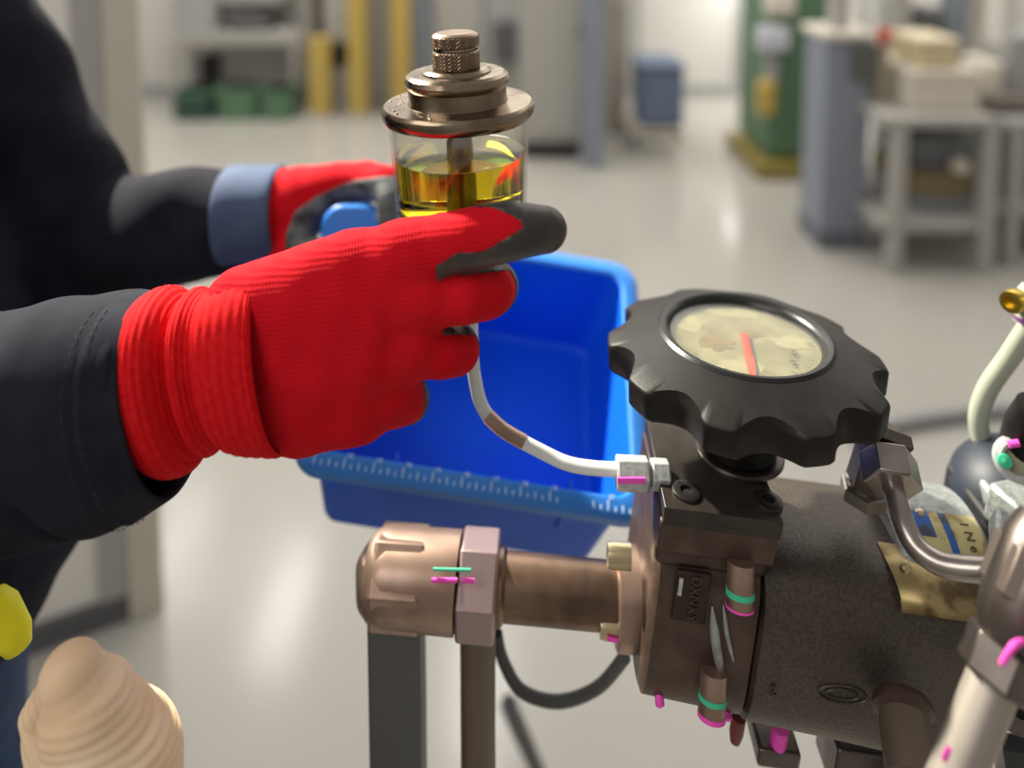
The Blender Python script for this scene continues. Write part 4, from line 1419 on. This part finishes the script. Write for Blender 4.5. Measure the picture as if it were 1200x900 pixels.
def jacket(p):
    d = seg(p, tor)
    d = smin(d, cone(p, (-.545, .42, 1.47), (-.545, .67, 1.49), .085, .085), .06)
    armL = chain(p, [shL, elL, elL + (cuL - elL) * .55, cuL], [.060, .0545, .0475, .038])
    armR = chain(p, [shR, elR, P(60, 486, .385)], [.062, .058, .042])
    d = smin(d, armL, .03)
    d = smin(d, armR, .03)
    nz = .0035 * np.sin(p[:, 0] * 55 + p[:, 2] * 38) * np.sin(p[:, 2] * 47 - p[:, 0] * 21 + p[:, 1] * 30)
    d = d + nz
    # bottom hem, left cuff end
    d = np.maximum(d, 1.02 - p[:, 2])
    dl = np.array((cuL - elL).normalized(), np.float32)
    d = np.maximum(d, np.where(p[:, 0] > -.3, (p - np.array(cuL, np.float32)) @ dl + .008, -1))
    return d.astype(np.float32)


Vh, Fh = surface_net(jacket, (-.80, .27, 1.0), (-.10, .84, 1.66), .006)
jk = mesh_obj('jacket', Vh, Fh, navy, person, smooth=180, label='navy work jacket')


def slv(t, a):
    q = .0036 * noise.noise(Vector((t * 5, math.cos(a) * 1.3, math.sin(a) * 1.3)))
    q += .0016 * math.sin(t * 17 + 1.6 * math.cos(a)) * max(0, 1 - t * 1.5)
    f = t - (.47 + .17 * math.cos(a))
    q -= .0050 * math.exp(-(f / .022) ** 2) * max(0, math.cos(a) * .5 + .6)
    return q


sl = sleeve_loft('sleeve', [(-230, 545, 150, 8, .405, .058), (-120, 520, 146, 8, .395, .056), (-40, 504, 137, 9, .39, .053), (20, 494, 132, 10, .386, .051),
                            (70, 488, 135, 11, .384, .050), (110, 481, 134, 11.5, .384, .0495), (150, 470, 126, 12, .384, .049), (180, 462, 118, 12.5, .384, .0450), (190, 459, 114, 12.5, .384, .0415)],
                 120, navy, jk, 96, e=2.3, disp=slv, smooth=180, label='near sleeve of the navy jacket')
sleeve_loft('sleeve_hem', [(158, 468.5, 125, 12.2, .384, .0498), (160, 468, 126.5, 12.2, .384, .0504), (176, 463.5, 121.5, 12.4, .384, .0470), (191, 459.5, 117, 12.5, .384, .0430), (194, 458.5, 115, 12.5, .384, .0418), (193, 459, 111, 12.5, .384, .040), (184, 461, 109, 12.5, .384, .040)],
            50, navy_hem, jk, 96, e=2.3, smooth=180, label='stitched hem of the near sleeve')
# stitch rows
mb = MB()
for (px, py, hh) in ((148, 471.5, 128.5), (164, 466.5, 126.5)):
    c = P(px, py, .384)
    k = .384 / F
    t = math.radians(12.3)
    for j in range(8, 64):
        if j % 2: continue
        ps = []
        for a in (2 * math.pi * j / 130, 2 * math.pi * (j + 1.1) / 130):
            x = abs(math.cos(a)) ** (2 / 2.3) * (1 if math.cos(a) > 0 else -1)
            y = abs(math.sin(a)) ** (2 / 2.3)
            ps.append(c + Vector((math.sin(t), 0, -math.cos(t))) * hh * k * x + Vector((0, -1, 0)) * .0515 * y)
        mb.tube(ps, .00025, 5)
o = mb.build('stitching', thread, jk, smooth=60)
o['kind'] = 'stuff'
# cuff of the far sleeve: navy cloth with sunlight put into its paler colour
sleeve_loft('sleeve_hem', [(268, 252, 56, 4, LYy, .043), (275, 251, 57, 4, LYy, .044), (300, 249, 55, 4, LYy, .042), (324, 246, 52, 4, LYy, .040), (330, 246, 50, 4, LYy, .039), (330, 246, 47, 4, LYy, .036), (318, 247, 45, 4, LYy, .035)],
            40, mat('lit_navy_cuff', (.045, .072, .15), .8, col2=(.06, .09, .18), scale=40, sheen=0), jk, 60, smooth=180, label='paler blue cuff of the far sleeve')
# yellow tag on the jacket front
MB().lathe([(0, .020), (.006, .018), (.0095, .010), (.010, -.008), (.007, -.017), (0, -.020)], frame(P(8, 728, .40), (-.35, 0, 1)), 24).build('yellow_tag', yellow_fl, jk, smooth=60)


# trousers and shoes
def legs(p):
    d = None
    for y in (.43, .63):
        e = chain(p, [(-.55, .53 + (y - .53) * .5, 1.0), (-.56, y, .85), (-.54, y, .48), (-.56, y, .10)], [.14, .105, .075, .060])
        d = e if d is None else smin(d, e, .02)
    d = np.maximum(d, p[:, 2] - 1.10)
    return np.maximum(d, .06 - p[:, 2]).astype(np.float32)


Vh, Fh = surface_net(legs, (-.75, .25, .03), (-.36, .82, 1.15), .012)
mesh_obj('trousers', Vh, Fh, jeans, person, smooth=180)
for y in (.43, .63):
    def shoe(p):
        d = chain(p, [(-.59, y, .05), (-.51, y, .05), (-.40, y, .035)], [.048, .050, .036])
        return np.maximum(d, -p[:, 2]).astype(np.float32)
    Vh, Fh = surface_net(shoe, (-.67, y - .08, -.012), (-.33, y + .08, .13), .008)
    mesh_obj('shoe', Vh, Fh, black_m, person, smooth=180)


# head above the frame, turned to the jar
def head(p):
    d = cone(p, (-.585, .54, 1.54), (-.56, .54, 1.66), .060, .056)
    d = smin(d, cone(p, (-.575, .54, 1.735), (-.545, .54, 1.725), .088, .082), .03)
    d = smin(d, cone(p, (-.515, .54, 1.665), (-.50, .54, 1.66), .048, .036), .04)
    d = smin(d, cone(p, (-.463, .54, 1.725), (-.440, .54, 1.695), .008, .014), .012)
    for y in (.45, .63):
        d = smin(d, cone(p, (-.565, y, 1.69), (-.57, y, 1.725), .010, .014), .006)
    return d.astype(np.float32)


Vh, Fh = surface_net(head, (-.70, .42, 1.47), (-.40, .66, 1.85), .006)
hd = mesh_obj('head', Vh, Fh, skin, person, smooth=180)
for y in (.508, .572):
    MB().lathe([(0, .008), (.006, .006), (.009, 0)], frame((-.470, y, 1.718), (1, (y - .54) * 3, 0)), 16).build('eye', dark_hole, hd)
MB().box((-.461, .54, 1.650), (.006, .045, .006)).build('mouth', mat('lips', (.45, .18, .15), .5), hd, bevel=.002)


def hair_fn(p):
    d = cone(p, (-.580, .54, 1.742), (-.550, .54, 1.738), .096, .089)
    cut = (p[:, 0] + .50) * .8 - (p[:, 2] - 1.755)
    return np.maximum(d, cut * .8).astype(np.float32)


Vh, Fh = surface_net(hair_fn, (-.70, .42, 1.55), (-.40, .66, 1.86), .007)
mesh_obj('hair', Vh, Fh, hair, hd, smooth=60)

# ================================================================== beige gloved hand at the lower left
GY = .335
gh = empty('gloved_hand', P(120, 1000, GY))
tag(gh, 'hand in a beige ribbed rubber glove raised at the lower left corner', 'hand')
ga, gb = np.array(P(84, 792, GY)), np.array(P(138, 930, GY))
gdir = (gb - ga) / np.linalg.norm(gb - ga)


def beige_fn(p):
    main = seg(p, [cap(84, 792, GY, 38), cap(104, 835, GY, 58), cap(130, 905, GY, 86), cap(130, 1000, GY, 86)])
    s_ = (p - ga.astype(np.float32)) @ gdir.astype(np.float32)
    q = (p - ga.astype(np.float32)) - s_[:, None] * gdir.astype(np.float32)
    sb_ = s_ - q[:, 0] * .10 - (q[:, 0] ** 2) * 9
    amp = .0004 * np.clip((s_ - .004) / .012, 0, 1)
    main = main - amp * np.sin(sb_ * 2 * math.pi / .0046)
    th_ = seg(p, [cap(66, 806, GY + .012, 22), cap(46, 838, GY + .014, 22), cap(62, 885, GY + .012, 32), cap(80, 960, GY + .01, 40)])
    v_ = (p[:, 0] - ga[0]) * .75 + (p[:, 2] - ga[2]) * .65
    th_ = th_ - .0005 * np.sin(v_ * 2 * math.pi / .0062)
    return smin(main, th_, .004).astype(np.float32)


lo3 = (P(-10, 900, GY + .03).x, GY - .045, P(100, 985, GY).z)
hi3 = (P(245, 900, GY + .02).x, GY + .062, P(100, 735, GY).z)
Vh, Fh = surface_net(beige_fn, lo3, hi3, .0013, newton=1)
mesh_obj('ribbed_glove', Vh, Fh, beige, gh, smooth=180)
# fingers folded down below the frame and the sleeve behind
for k, (px, dy) in enumerate(((70, .030), (110, .036), (150, .036), (188, .028))):
    pts = [P(px, 960, GY - .01), P(px, 1010, GY - .02), P(px, 1050, GY - .005), P(px, 1035, GY + .018)]
    MB().tube(pts, [.012, .0115, .011, .009], 14).build('finger', beige, gh, smooth=60)
MB().tube([P(120, 985, GY), P(110, 1150, GY - .01), P(80, 1400, GY - .02)], [.036, .040, .046], 24).build('blue_sleeve', jeans, gh, smooth=60)
